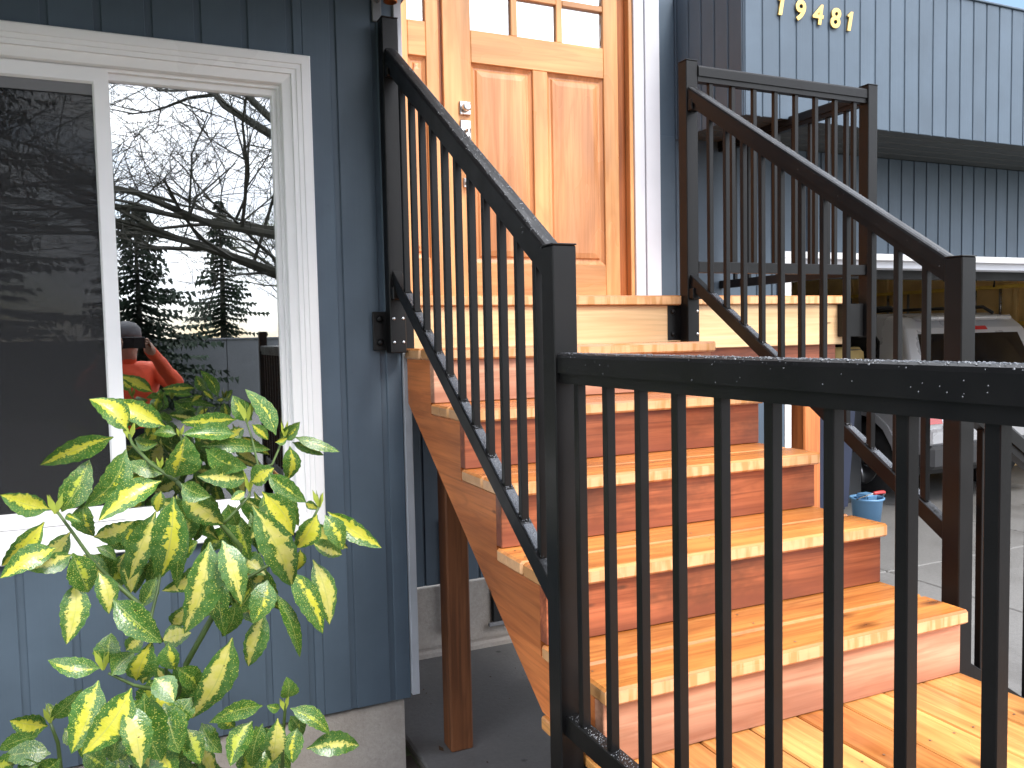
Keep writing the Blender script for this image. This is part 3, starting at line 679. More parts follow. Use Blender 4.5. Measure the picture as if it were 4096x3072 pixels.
# screw heads of treads and lower deck (too small to pick apart)
def screws(parent, spots):
    V, F = [], []
    for x, y, z in spots:
        i0 = len(V)
        for k in range(8): V.append((x+.0032*math.cos(k*math.pi/4), y+.0032*math.sin(k*math.pi/4), z+H+.0007))
        F.append(tuple(range(i0, i0+8)))
    o = mesh_obj('screw_heads', V, F, MAT['screw'], parent); tag(o, kind='stuff')
MAT['screw'] = plain('dull_screw', (.16, .09, .05), .5, metal=.3, bumpk=0)
screws(st, [(xx+random.uniform(-.004, .004), Y1+RUN*i+dy, Z1+RISE*i) for i in range(5) for xx in (SX0+.027, 1.419, SX1-.027) for dy in (.035, .105, .182, .252)])
dsp = []; x = DX1
while x > DX0+.05:
    for yy_ in (.0, .42, .85, 1.28): dsp += [(x-.030, yy_, ZK), (x-.108, yy_, ZK)]
    x -= .1425
screws(deck, dsp)
# dead leaves and grit on the slab and in the bed
rd = random.Random(19); V, F = [], []
for k in range(170):
    if k < 90: cx_, cy_, cz_ = rd.uniform(.95, 2.6), rd.triangular(2.6, 3.82, 3.8), .004
    else: cx_, cy_, cz_ = rd.uniform(-.8, .85), rd.uniform(1.7, 2.86), -.018
    r_ = rd.choice((.003, .004, .005, .007, .009, .020)); a = rd.random()*6.28; i0 = len(V)
    for q, w_ in ((0, 1), (1.57, .45), (3.14, 1), (4.71, .45)): V.append((cx_+math.cos(a+q)*r_*w_, cy_+math.sin(a+q)*r_*w_, cz_+rd.uniform(0, r_*.35)))
    F.append((i0, i0+1, i0+2, i0+3))
db_ = mesh_obj('leaf_litter', V, F, plain('dead_leaf', (.07, .04, .02), .8, var=.6, nscale=2)); tag(db_, 'dead leaves and grit lying under the stairs and in the bed', 'leaf litter', kind='stuff')
# ================================================================== RAILINGS
MAT['wet'] = plain('wet_sheen_coat', (.045, .05, .06), .22, var=.2, nscale=60, bumpk=.6, spec=.8)  # lighter bluish base paints the wet sheen on the rail inserts
TOP = [(-.0225, -.043), (-.0225, -.010), (-.0205, -.004), (-.015, -.001), (0, 0), (.015, -.001), (.0205, -.004), (.0225, -.010), (.0225, -.043), (.0165, -.0435), (.0165, -.064), (-.0165, -.064), (-.0165, -.0435)]
BOT = [(-.016, -.044), (-.016, -.002), (-.014, 0), (.014, 0), (.016, -.002), (.016, -.044)]
def rail(name, A, B, prof, parent):
    A, B = Vector(A), Vector(B); h = Vector((B.x-A.x, B.y-A.y, 0)); ln = h.length; h.normalize(); lat = Vector((h.y, -h.x, 0))
    k = math.sqrt(1+((B.z-A.z)/ln)**2); V = []
    for P in (A, B):
        for px_, pz_ in prof: V.append(P + lat*px_ + Vector((0, 0, pz_*k + H)))
    n = len(prof)
    F = [tuple(range(n)), tuple(range(2*n-1, n-1, -1))] + [(i, i+n, (i+1) % n+n, (i+1) % n) for i in range(n)]
    o = mesh_obj(name, V, F, MAT['black'], parent)
    bm = bmesh.new(); bm.from_mesh(o.data); bmesh.ops.recalc_face_normals(bm, faces=bm.faces); bm.to_mesh(o.data); bm.free()
    return o
BS = .0190
def baluster(x, y, z0, z1, parent): return box('baluster', x-BS/2, x+BS/2, y-BS/2, y+BS/2, z0, z1, MAT['black'], parent, bev=.0012)
def post(x0, y0, z0, z1, parent, w=.056):
    p = box('post', x0, x0+w, y0, y0+w, z0, z1-.004, MAT['black'], parent, bev=.0025)
    box('post_cap', x0-.001, x0+w+.001, y0-.001, y0+w+.001, z1-.0035, z1, MAT['black'], p, bev=.001); return p
def bolt(c, axis, parent, r=.009, mat='black'):
    return lathe('bolt', [(r, 0), (r*.95, -r*.35), (r*.6, -r*.7), (r*.15, -r*.8)], (c[0], c[1], c[2]+H), MAT[mat], parent, axis=axis, seg=10)
def rail_drops(parent, A, B, half, dens, seed, rmin=.0006, rmax=.0017, sides=0):
    rd = random.Random(seed); A, B = Vector(A), Vector(B); d = B-A; h = Vector((d.x, d.y, 0)).normalized(); lat = Vector((h.y, -h.x, 0)); up = lat.cross(d).normalized()
    if up.z < 0: up = -up
    S = []
    for i in range(int(dens*d.length)):
        t = rd.random(); q = rd.uniform(-half, half); zz = -.0008-.008*max(0, (abs(q)/half-.72)/.28)**2 if half > .015 else 0
        S.append((A+d*t+lat*q+up*zz+Vector((0, 0, H)), up+lat*(q/half*.5), rd.uniform(rmin, rmax)*(1.5 if rd.random() < .1 else 1)))
    for i in range(int(sides*d.length)):
        t = rd.random(); sgn = rd.choice((-1, 1)); S.append((A+d*t+lat*sgn*.0225+Vector((0, 0, H-rd.uniform(.012, .041))), lat*sgn, rd.uniform(.0007, .0016)))
    return drops('rain_drops', parent, S)
def ztop(y): return .216+.669*(y-1.649)
def zbot(y): return -.553+.669*(y-1.619)
def stair_railing(px0, label, by, bylow, seed):
    cx = px0+.028
    r = empty('stair_railing', (cx, 2.2, 0), label, 'railing', 'railings of the upper flight')
    post(px0, 2.786, -.055, 1.082, r); post(px0, 1.560, ZK-.20, .190, r)
    rail('top_rail', (cx, 1.616, ztop(1.616)), (cx, 2.786, ztop(2.786)), TOP, r)
    rail('bottom_rail', (cx, 1.616, zbot(1.616)), (cx, 2.786, zbot(2.786)), BOT, r)
    for k in range(11):
        y = by-.0982*k; baluster(cx, y, zbot(y)-.006, ztop(y)-.072, r)
    for k in range(10):
        ya, yb = by-.0982*k-BS/2-.012, by-.0982*(k+1)+BS/2+.002
        ins = rail('rail_insert', (cx, yb, zbot(yb)+.0055), (cx, ya, zbot(ya)+.0055), [(-.0125, -.0050), (-.0125, -.001), (-.0115, 0), (.0115, 0), (.0125, -.001), (.0125, -.0050)], r)
        ins.data.materials.clear(); ins.data.materials.append(MAT['wet'])
    for y, z in ((2.786, ztop(2.786)), (2.786, zbot(2.786))):
        o = box('rail_bracket', cx-.024, cx+.024, y-.030, y-.0005, z-.100, z-.055, MAT['black'], r, bev=.003)
    rail_drops(r, (cx, 1.62, ztop(1.62)), (cx, 2.78, ztop(2.78)), .0215, 700, seed, sides=25)
    rail_drops(r, (cx, 1.62, zbot(1.62)+.0055), (cx, 2.55, zbot(2.55)+.0055), .011, 900, seed+1)
    return r
rl = stair_railing(.803, 'black metal stair railing beside the window wall corner', 2.673, 0, 11)
rr_ = stair_railing(2.045, 'black metal stair railing on the garage side of the stairs', 2.676, 0, 21)
# wall / fascia brackets with bolts
b = box('wall_bracket', .757, .905, 2.843, 2.8565, -.045, .090, MAT['black'], rl, bev=.002)
for z in (-.018, .064): bolt((.781, 2.843, z), 1, b, .013)
for xx in (.815, .848):
    for z in (-.018, .064): bolt((xx, 2.786, z), 1, rl, .006, 'bolt')
b = box('wall_bracket', 1.985, 2.115, 2.8425, 2.8445, -.036, .106, MAT['black'], rr_, bev=.0006)
for z in (-.012, .080): bolt((2.010, 2.8425, z), 1, b, .011)
for z in (-.012, .080): bolt((2.090, 2.786, z), 1, rr_, .006, 'bolt')
box('deck_bracket', .8592, .8636, 1.535, 1.645, ZK-.19, ZK-.02, MAT['black'], rl, bev=.001)
box('deck_bracket', 1.9835, 2.0445, 1.555, 1.625, ZK-.19, ZK+.02, MAT['black'], rr_, bev=.004)
# landing front and side railings
lf = empty('landing_railing', (2.56, 2.80, 0), 'level black metal railing along the front edge of the upper landing', 'railing', 'railings of the upper landing')
post(3.020, 2.774, -.045, 1.082, lf)
rail('top_rail', (2.1015, 2.802, 1.063), (3.0195, 2.802, 1.063), TOP, lf); rail('bottom_rail', (2.1015, 2.802, .281), (3.0195, 2.802, .281), BOT, lf)
for k in range(8): baluster(2.172+.1125*k, 2.802, .278, 1.0, lf)
b = box('wall_bracket', 2.908, 3.019, 2.795, 2.8445, -.040, .108, MAT['black'], lf, bev=.003)
for z in (-.01, .078): bolt((2.925, 2.795, z), 1, b, .011)
for z in (-.01, .078): bolt((3.060, 2.774, z), 1, lf, .007, 'bolt')
rail_drops(lf, (2.11, 2.802, 1.063), (3.01, 2.802, 1.063), .02, 300, 31)
ls = empty('landing_railing', (3.05, 3.33, 0), 'level black metal railing along the garage side of the upper landing, ending at the wall', 'railing', 'railings of the upper landing')
rail('top_rail', (3.048, 2.831, 1.063), (3.048, YD-.014, 1.063), TOP, ls); rail('bottom_rail', (3.048, 2.831, .281), (3.048, YD-.014, .281), BOT, ls)
for k in range(8): baluster(3.048, 2.93+.1125*k, .278, 1.0, ls)
# level railing of the lower deck (nearest)
lw = empty('deck_railing', (.831, .6, 0), 'level black metal railing with rain drops on the window side of the lower deck', 'railing')
cx = .831; ZR = -.040
rail('top_rail', (cx, -.30, ZR), (cx, 1.5595, ZR), TOP, lw); rail('bottom_rail', (cx, -.30, -.827), (cx, 1.5595, -.827), BOT, lw)
for k in range(16): baluster(cx, 1.504-.1143*k, -.83, ZR-.060, lw)
post(.803, -.357, ZK-.2, .06, lw)
rail_drops(lw, (cx, .25, ZR), (cx, 1.555, ZR), .0215, 1900, 41, .0006, .0017, sides=45)
rail_drops(lw, (cx, .9, -.827), (cx, 1.555, -.827), .014, 900, 43)
# lower flight down to the driveway on the right, with its sloping railing
ldn = empty('driveway_steps', (2.4, .9, 0), 'short cedar steps from the lower deck down to the driveway', 'steps')
for i in range(3):
    zt = ZK-.16*(i+1); xx = 1.985+.27*i
    box('tread_board', xx+.035, xx+.165, .15, 1.49, zt-.038, zt, MAT['tread_y'], ldn, bev=.004); box('tread_board', xx+.170, xx+.300, .15, 1.49, zt-.038, zt, MAT['tread_y'], ldn, bev=.004)
    box('riser', xx+.262 if i else xx+.262, xx+.282, .16, 1.48, max(-H, zt-.16), zt-.0385, MAT['riser_y'], ldn)
for yy in (.17, 1.43):
    prism('stringer', [(2.020, ZK-.20), (2.28, ZK-.20), (2.28, ZK-.36), (2.55, ZK-.36), (2.55, ZK-.52), (2.81, ZK-.52), (2.81, -H), (2.45, -H), (2.020, ZK-.50)], 1, yy, yy+.036, MAT['string_x'], ldn)
rs = empty('step_railing', (2.6, 1.59, 0), 'short black metal railing sloping down to the driveway', 'railing')
rail('top_rail', (2.1015, 1.588, -.18), (3.05, 1.588, -.18-.64*.9485), TOP, rs); rail('bottom_rail', (2.1015, 1.588, -.945), (3.05, 1.588, -.945-.64*.9485), BOT, rs)
for k in range(8):
    x = 2.17+.105*k; baluster(x, 1.588, -.945-.64*(x-2.1015)-.005, -.18-.64*(x-2.1015)-.07, rs)
post(3.051, 1.560, -H, -.74, rs)

# ================================================================== SHRUB
def P(X, Y, y): return at_y(X*1.0078, 1400+Y*1.0078, y)
def leaf(parent, b, t, wpx, yb, dy, mat, rd, droop=.08):
    B, T = P(b[0], b[1], yb), P(t[0], t[1], yb+dy)
    A = T-B; ln = A.length; A = A/ln
    view = ((B+T)/2-Vector((0, 0, H))); dist = view.length; view.normalize()
    S = A.cross(view).normalized(); roll = rad(rd.uniform(-28, 28)); S = (Matrix.Rotation(roll, 3, A) @ S)
    Nn_ = S.cross(A).normalized()
    if Nn_.dot(view) > 0: Nn_ = -Nn_; S = -S
    wd = wpx*1.0078/FOC*dist/max(.75, abs(math.cos(roll)))*.5*1.06
    n = 13; V, F, UV = [], [], []; us = (-1, -.55, 0, .55, 1)
    fold = rd.uniform(.05, .5); curl = rd.uniform(.05, .34); bend = rd.uniform(-.09, .09); twist = rd.uniform(-.25, .25)
    for i in range(n+1):
        tt = i/n
        if tt < .06: wv_ = .05
        else:
            q = (tt-.06)/.94; wv_ = max(0, math.sin(math.pi*q**.82))**.75*(1-.18*q)
        ser = 1+(.07 if i % 2 else -.04)*(1 if tt > .35 else .2)
        for u in us:
            e = u*wv_*wd*(ser if abs(u) == 1 else 1)
            p = B + A*(tt*ln) + S*(e + bend*ln*math.sin(math.pi*tt)) + Nn_*(abs(u)*wv_*wd*fold + u*wv_*wd*twist*tt + droop*ln*math.sin(math.pi*tt) - curl*ln*tt*tt*.5)
            V.append(p); UV.append((u*.5+.5, tt))
    for i in range(n):
        for j in range(4): F.append((i*5+j, i*5+j+1, (i+1)*5+j+1, (i+1)*5+j))
    o = mesh_obj('leaf', V, F, mat, parent, True, origin=B)
    uvl = o.data.uv_layers.new(name='UVMap')
    for lp in o.data.loops: uvl.data[lp.index].uv = UV[lp.vertex_index]
    return o
def shrub(name, label, leaves, stems, shoots, base, mats, seed, group=None):
    rd = random.Random(seed)
    s = empty(name, base, label, 'shrub', group)
    for l in leaves:
        b, t, w_, y = l[0], l[1], l[2], l[3]; k = l[4] if len(l) > 4 else None
        mt = mats[k] if k else mats['n']
        leaf(s, b, t, w_, y, rd.uniform(-.05, .03), mt, rd, rd.uniform(.03, .12))
    for pts, r0, r1 in stems:
        pp = [q if isinstance(q, Vector) else P(*q) for q in pts]
        # smooth
        sm = []
        for i in range(len(pp)-1):
            for f_ in (0, .5): sm.append(pp[i].lerp(pp[i+1], f_))
        sm.append(pp[-1])
        tube('stem', sm, [r0+(r1-r0)*i/(len(sm)-1) for i in range(len(sm))], MAT['stem'], s, 7)
    for (X, Y, y, sz) in shoots:
        c = P(X, Y, y); V, F = [], []
        for q in range(4):
            a = q*1.57+rd.random(); up = Vector((math.cos(a)*.35, math.sin(a)*.35, 1)).normalized(); sd_ = up.cross(Vector((math.sin(a), -math.cos(a), .1))).normalized()
            hh = sz*rd.uniform(.8, 1.2); i0 = len(V)
            V += [c-sd_*sz*.06, c+sd_*sz*.06, c+up*hh*.5+sd_*sz*.14, c+up*hh, c+up*hh*.5-sd_*sz*.14, c+up*hh*.45+Vector((math.cos(a), math.sin(a), 0))*sz*.10]
            F += [(i0, i0+1, i0+5), (i0+1, i0+2, i0+5), (i0+2, i0+3, i0+5), (i0+3, i0+4, i0+5), (i0+4, i0, i0+5)]
        mesh_obj('bud', V, F, MAT['shoot'], s, True)
    return s
LV = [((505,320),(360,190),92,2.10),((655,302),(428,196),84,2.16),((450,345),(160,465),84,2.08),((500,395),(335,628),104,2.02),((535,352),(622,372),48,2.14,'g'),
((700,335),(608,328),46,2.18,'g'),((940,275),(720,292),62,2.14),((1000,280),(922,182),70,2.2),((1095,338),(985,150),74,2.12),((1000,295),(1066,357),42,2.1),((930,332),(728,328),68,2.1),((905,362),(972,312),50,2.18),
((1112,345),(1188,288),56,2.16),((1170,345),(1350,402),46,2.14,'g'),((1160,366),(1282,422),36,2.16),((1150,382),(1140,525),68,2.08),((1092,366),(1145,350),30,2.1),
((815,392),(980,472),84,2.04),((800,382),(1082,396),54,2.1,'g'),((690,505),(742,350),124,1.96),((640,520),(390,672),92,1.96),((650,492),(500,442),62,2.04,'g'),((592,492),(440,562),54,2.06),
((640,560),(622,645),46,2.06),((720,530),(832,584),74,1.94,'g'),((720,562),(884,702),94,1.98,'p'),((690,582),(628,912),122,1.92),((618,640),(510,922),98,2.0,'p'),
((982,512),(788,502),88,2.06,'p'),((995,525),(1085,468),78,2.0),((1060,492),(1216,604),74,2.04),((1040,562),(1172,742),94,1.96),((972,562),(918,592),38,2.0),((1002,618),(1170,955),124,1.92,'p'),((905,612),(940,700),64,2.08,'g'),
((1300,642),(1515,787),78,2.02),((1290,656),(1368,792),84,1.98),((1258,652),(1178,792),88,1.98),((1236,762),(1362,812),62,2.06,'p'),((1212,606),(1262,632),32,2.04),((1192,792),(1178,884),48,2.06),((1148,560),(1185,700),50,2.16,'g'),
((200,632),(0,578),78,2.06),((245,642),(345,436),98,2.08,'g'),((262,655),(312,676),26,2.06),((176,682),(2,862),74,2.0),((222,786),(0,902),80,2.0),((286,812),(112,872),68,2.04,'p'),((288,806),(362,968),94,1.96,'g'),
((332,602),(372,742),74,2.08),((372,742),(532,682),74,2.12,'p'),((382,782),(462,832),38,2.08,'g'),((300,920),(260,1168),94,2.0,'p'),((392,882),(432,1048),74,2.02,'p'),((450,990),(642,1162),104,1.96,'g'),
((622,902),(556,1022),64,2.1,'g'),((742,672),(700,952),64,2.12,'g'),((832,762),(740,1132),134,1.92,'p'),((882,756),(976,1002),94,1.9,'p'),((868,802),(892,1142),84,2.04,'g'),((1062,912),(1002,1084),94,1.94),((1052,1042),(985,1264),84,1.98,'p'),((932,1002),(884,1142),70,2.06,'g'),
((1092,962),(1216,1222),52,2.0,'g'),((1150,876),(1292,1128),94,1.98),((1242,832),(1312,1092),84,2.04,'p'),((1120,750),(1095,880),70,2.1,'g'),((800,850),(870,1010),80,2.12,'g'),((690,800),(780,760),70,2.14,'g'),((560,760),(470,700),70,2.14),
((400,1262),(190,1226),68,2.0),((432,1242),(432,1126),84,2.02,'g'),((392,1312),(262,1604),114,1.94),((522,1342),(332,1612),114,1.9),((502,1400),(566,1662),96,1.9,'p'),((572,1362),(642,1642),134,1.92,'g'),((652,1402),(712,1602),114,1.96,'g'),
((442,1292),(534,1200),74,1.98,'g'),((542,1312),(604,1160),84,1.98),((682,1092),(742,1012),64,2.02,'p'),((642,1154),(754,1124),80,2.06,'p'),((500,1192),(572,1132),62,2.1,'p'),((668,1162),(692,1272),74,1.96),((612,1302),(692,1392),84,1.9,'p'),((922,1142),(764,1472),118,1.96,'p'),((702,1262),(792,1344),74,2.0,'g'),((600,1180),(560,1330),70,2.02,'p'),((760,1270),(820,1380),90,2.04,'g'),
((1136,1382),(1140,1302),64,2.0,'g'),((1152,1422),(1312,1522),64,1.98,'g'),((1112,1422),(1060,1412),34,2.0),((1042,1412),(832,1482),66,2.0,'g'),((1102,1462),(1080,1652),74,1.94,'p'),((1002,1472),(912,1652),84,2.0,'g'),((1216,1582),(1432,1572),84,1.98,'p'),((1152,1452),(1202,1532),64,2.0,'g'),((1042,1482),(1002,1662),74,2.02,'g'),((868,1442),(934,1502),54,2.06),((742,1502),(802,1642),80,2.02,'g'),
((580,1380),(450,1560),110,1.98,'g'),((700,1450),(700,1640),110,2.0,'g'),((640,1330),(600,1500),90,1.98),((480,1500),(440,1640),80,2.02,'g'),((800,1480),(880,1600),70,2.06,'g'),((620,1560),(700,1700),90,1.96),((1180,1500),(1160,1640),70,1.98),((760,1380),(700,1490),80,1.98,'g'),
((860,640),(800,560),60,2.14,'g'),((560,500),(520,560),60,2.14,'g'),((940,700),(1010,760),70,2.12,'g'),((760,580),(700,700),80,2.12,'g')]
ST = [([(640,1760,2.1),(670,1500,2.08),(740,1245,2.04),(870,1010,2.02),(925,900,2.02),(955,780,2.02),(880,695,2.0),(790,610,2.0),(700,520,1.98)], .008, .0045),
([(700,520,1.98),(600,452,2.03),(525,375,2.08),(512,335,2.1)], .0045, .003), ([(880,695,2.0),(935,640,2.0),(990,580,2.01),(995,535,2.02)], .004, .003),
([(995,535,2.02),(1025,462,2.06),(1000,350,2.12),(975,272,2.14)], .0032, .0024), ([(1025,470,2.06),(1080,455,2.08),(1112,380,2.12),(1132,342,2.14)], .0032, .0024),
([(640,1160,2.02),(555,1010,2.02),(440,910,2.04),(370,840,2.04),(285,720,2.05),(228,642,2.06)], .006, .003), ([(590,1110,2.04),(604,1040,2.06),(625,960,2.08),(636,890,2.1)], .0045, .003),
([(940,930,2.02),(1020,882,2.02),(1120,822,2.02),(1232,690,2.01),(1266,622,2.01)], .0048, .003), ([(1120,1760,2.05),(1122,1560,2.03),(1132,1422,2.0),(1140,1385,2.0)], .005, .003),
([(690,1390,2.04),(600,1345,2.0),(530,1330,1.98),(430,1282,1.99)], .005, .003), ([(680,1400,2.06),(660,1300,2.04),(660,1165,2.0)], .005, .003), ([(700,520,1.98),(745,430,2.04),(715,335,2.16)], .0035, .0025)]
SH = [(515,355,2.10,.045),(715,345,2.16,.03),(790,362,2.1,.045),(635,470,2.04,.03),(692,505,1.97,.05),(980,285,2.14,.055),(1130,345,2.14,.045),(990,560,2.01,.045),(1268,625,2.01,.045),(222,650,2.06,.05),(118,862,2.0,.0),(410,1270,2.0,.045),(1130,1430,2.0,.04),(1120,860,2.04,.03)]
SH = [s for s in SH if s[3] > 0]
rx = random.Random(77)
for (X, Y, R_, n_, y_) in ((690,620,150,9,2.18),(1010,640,140,8,2.18),(560,740,120,6,2.2),(880,900,130,7,2.16),(1060,860,120,5,2.16),(640,1300,120,9,2.1),(560,1500,150,9,2.08),(700,1580,120,7,2.1),(1040,1540,100,7,2.1),(330,760,90,3,2.14),(1160,640,90,3,2.14)):
    for _ in range(n_):
        bx_, by_ = X+rx.uniform(-R_, R_)*.7, Y+rx.uniform(-R_, R_)*.6; a_ = rx.uniform(.15, .85)*math.pi; ll = rx.uniform(120, 230)
        LV.append(((bx_, by_), (bx_+math.cos(a_)*ll, by_+math.sin(a_)*ll), rx.uniform(60, 95), y_+rx.uniform(-.04, .06), rx.choice('ggp')))
bp = P(650, 1800, 2.1)
shrub('variegated_shrub', 'tall shrub with yellow centred spotted leaves growing in front of the white window', LV, ST+[([(640,1760,2.1),Vector((bp.x, 2.12, -.02))], .009, .011), ([(1120,1760,2.05),Vector((bp.x+.08, 2.12, -.02))], .005, .007)], SH, (bp.x, 2.12, -.02), {'n': MAT['leaf'], 'p': MAT['leaf_pale'], 'g': MAT['leaf_green']}, 5)
LV2 = [((190,1492),(38,1472),76,2.5),((200,1462),(322,1352),54,2.5,'g'),((150,1532),(-10,1592),56,2.45,'g'),((202,1602),(8,1612),74,2.42,'g'),((255,1502),(330,1560),60,2.5,'g'),((240,1620),(120,1680),70,2.4,'g'),((300,1560),(440,1600),60,2.5,'g'),((60,1640),(-40,1660),70,2.44,'g'),((330,1600),(420,1660),70,2.45,'g'),((215,1470),(190,1400),36,2.5,'g'),((160,1640),(60,1700),70,2.4,'g')]
bp2 = P(240, 1850, 2.5)
shrub('green_shrub', 'low darker green shrub in the shade behind the tall variegated shrub', LV2, [([(200,1480,2.5),(230,1560,2.5),(245,1700,2.5),Vector((bp2.x, 2.5, -.02))], .004, .007)], [(200,1480,2.5,.05)], (bp2.x, 2.5, -.02), {'n': MAT['leaf'], 'p': MAT['leaf_pale'], 'g': MAT['leaf_green']}, 9)

# ================================================================== GARAGE CONTENTS
PAINT = plain('silver_car_paint', (.45, .45, .47), .28, metal=.35, var=.03, nscale=2, bumpk=0)
RED = plain('red_lens', (.42, .01, .012), .12, var=.1, bumpk=0); TYRE = plain('tyre_rubber', (.014, .014, .015), .75, nscale=20); RIM = plain('alloy_rim', (.32, .32, .33), .3, metal=.9, bumpk=0); CHAR = plain('charcoal_plastic', (.03, .03, .033), .55)
def suv(x0, y0):
    """left rear bottom corner at (x0, y0); faces +y"""
    W_ = 1.82; s = empty('parked_suv', (x0+.9, y0+2.2, 0), 'silver sport utility vehicle parked tail out in the open garage', 'car')
    wc = [(.72, .36), (3.42, .36)]; R_ = .43
    out = [(.03, .42), (-.02, .55), (-.01, .74), (.05, .97), (.12, 1.06), (.30, 1.55), (.40, 1.64), (.60, 1.69), (1.5, 1.70), (2.1, 1.66), (2.4, 1.56), (3.05, 1.10), (4.2, .98), (4.45, .80), (4.5, .50), (4.45, .34)]
    for cy_, cz_ in reversed(wc):
        for k in range(9):
            a = math.pi*k/8; out.append((cy_+R_*math.cos(a), max(.34, cz_+R_*math.sin(a))))
    out.append((.12, .36))
    def hw(z): return W_/2*(1-.0 if z < .98 else 1-.17*min(1, (z-.98)/.72)) - (.02 if z < .5 else 0)
    n = len(out); V = []; cxx = x0+W_/2
    for sg in (-1, 1):
        for y, z in out: V.append((cxx+sg*hw(z), y0+y, z))
    F = [tuple(range(n)), tuple(range(2*n-1, n-1, -1))] + [(i, i+n, (i+1) % n+n, (i+1) % n) for i in range(n)]
    body = mesh_obj('body', V, F, PAINT, s)
    bm = bmesh.new(); bm.from_mesh(body.data); bmesh.ops.triangulate(bm, faces=[f for f in bm.faces if len(f.verts) > 4]); bmesh.ops.recalc_face_normals(bm, faces=bm.faces); bm.to_mesh(body.data); bm.free()
    bv = body.modifiers.new('bevel', 'BEVEL'); bv.width = .035; bv.segments = 3; bv.limit_method = 'ANGLE'; bv.angle_limit = rad(35)
    G = MAT['glass_car']; BK = plain('car_window_dark', (.006, .006, .007), .08, bumpk=0)
    def side_panel(nm, pts, mat, sg, off=.006):
        V = [(cxx+sg*(hw(z)+off), y0+y, z) for y, z in pts]; V += [(cxx+sg*(hw(z)-.02), y0+y, z) for y, z in pts]; m_ = len(pts)
        F = [tuple(range(m_)), tuple(range(2*m_-1, m_-1, -1))]+[(i, (i+1) % m_, (i+1) % m_+m_, i+m_) for i in range(m_)]
        return mesh_obj(nm, V, F, mat, s)
    for sg in (-1, 1):
        side_panel('side_window', [(.52, 1.10), (1.12, 1.10), (1.12, 1.53), (.66, 1.54), (.56, 1.44)], BK, sg); side_panel('side_window', [(1.22, 1.09), (2.05, 1.08), (2.05, 1.54), (1.22, 1.55)], BK, sg); side_panel('side_window', [(2.13, 1.08), (2.90, 1.07), (2.42, 1.48), (2.13, 1.54)], BK, sg)
        side_panel('wheel_arch_trim', [(wc[0][0]+(R_+.06)*math.cos(math.pi*k/8), max(.345, wc[0][1]+(R_+.06)*math.sin(math.pi*k/8))) for k in range(9)]+[(wc[0][0]+(R_-.004)*math.cos(math.pi*k/8), max(.345, wc[0][1]+(R_-.004)*math.sin(math.pi*k/8))) for k in range(8, -1, -1)], PAINT, sg, .012)
        for cy_, cz_ in wc:
            xo = cxx+sg*(W_/2-.03)
            wv = lathe('wheel', [(.22, 0), (.30, .0), (.345, .03), (.36, .06), (.36, .17), (.345, .20), (.30, .22)] if sg < 0 else [(.22, 0), (.30, .0), (.345, -.03), (.36, -.06), (.36, -.17), (.345, -.20), (.30, -.22)], (xo, y0+cy_, .36), TYRE, s, axis=0, seg=28)
            lathe('rim', [(.235, -.004*-sg), (.225, -.008*-sg), (.205, .03*-sg)], (xo, y0+cy_, .36), RIM, wv, axis=0, seg=28)
            for q in range(6):
                a = q*math.pi/3+.3; ca, sa = math.cos(a), math.sin(a)
                tube('spoke', [(xo-sg*.004, y0+cy_+ca*.04, .36+sa*.04), (xo-sg*.002, y0+cy_+ca*.22, .36+sa*.22)], [.032, .024], RIM, wv, 6)
    def rear_panel(nm, xa, xb, za, zb, mat, off=.008, dep=.03):
        prof_ = [(-.02, .55), (-.01, .74), (.05, .97), (.12, 1.06), (.30, 1.55), (.40, 1.64)]
        def yy_(z):
            for (a, b), (c, d) in zip(prof_, prof_[1:]):
                if b <= z <= d: return a+(c-a)*(z-b)/(d-b)
            return prof_[0][0]
        V = []
        for z in (za, zb):
            k = hw(z)/(W_/2)
            for x in (xa, xb): V.append((cxx+(x-W_/2)*k, y0+yy_(z)-off, z))
        V += [(v[0], v[1]+dep, v[2]) for v in V]
        return mesh_obj(nm, V, [(0, 1, 3, 2), (4, 6, 7, 5), (0, 4, 5, 1), (2, 3, 7, 6), (0, 2, 6, 4), (1, 5, 7, 3)], mat, s)
    rear_panel('rear_window', .16, W_-.16, 1.075, 1.50, BK, .006); rear_panel('brake_light', .62, W_-.62, 1.53, 1.565, RED, .012)
    for xa in (.02, W_-.20): rear_panel('tail_light', xa, xa+.18, .74, 1.04, RED, .010)
    rear_panel('tailgate_step', .22, W_-.22, .60, .72, PAINT, .020); rear_panel('number_plate', .72, 1.10, .80, .92, MAT['offwhite'], .012)
    box('bumper', cxx-W_/2+.01, cxx+W_/2-.01, y0-.075, y0+.10, .36-H, .56-H, CHAR, s, bev=.03); box('bumper_cover', cxx-W_/2+.01, cxx+W_/2-.01, y0-.06, y0+.06, .562-H, .70-H, PAINT, s, bev=.02)
    rear_panel('window_sticker', .30, .52, 1.10, 1.20, MAT['white'], .0075, .001)
    for sg in (-1, 1): tube('roof_rail', [(cxx+sg*.62, y0+.5, 1.685), (cxx+sg*.62, y0+.6, 1.745), (cxx+sg*.62, y0+2.0, 1.745), (cxx+sg*.62, y0+2.15, 1.675)], .017, CHAR, s)
    box('roof_spoiler', cxx-.58, cxx+.58, y0+.27, y0+.50, 1.618-H, 1.662-H, PAINT, s, bev=.02)
    box('underbody', cxx-.80, cxx+.80, y0+.15, y0+4.3, .28-H, .80-H, MAT['blackmat'], s, bev=0)
    return s
suv(6.02, 4.93)
lad = empty('ladder', (8.8, 8.0, 1.6), 'yellow ladder hung lengthwise on the tan garage wall', 'ladder')
YEL = plain('yellow_fibreglass', (.80, .54, .10), .45, var=.15)
for z in (.44, .03): box('side_rail', 8.80, 8.86, 5.4, 10.2, z-.04, z, YEL, lad)
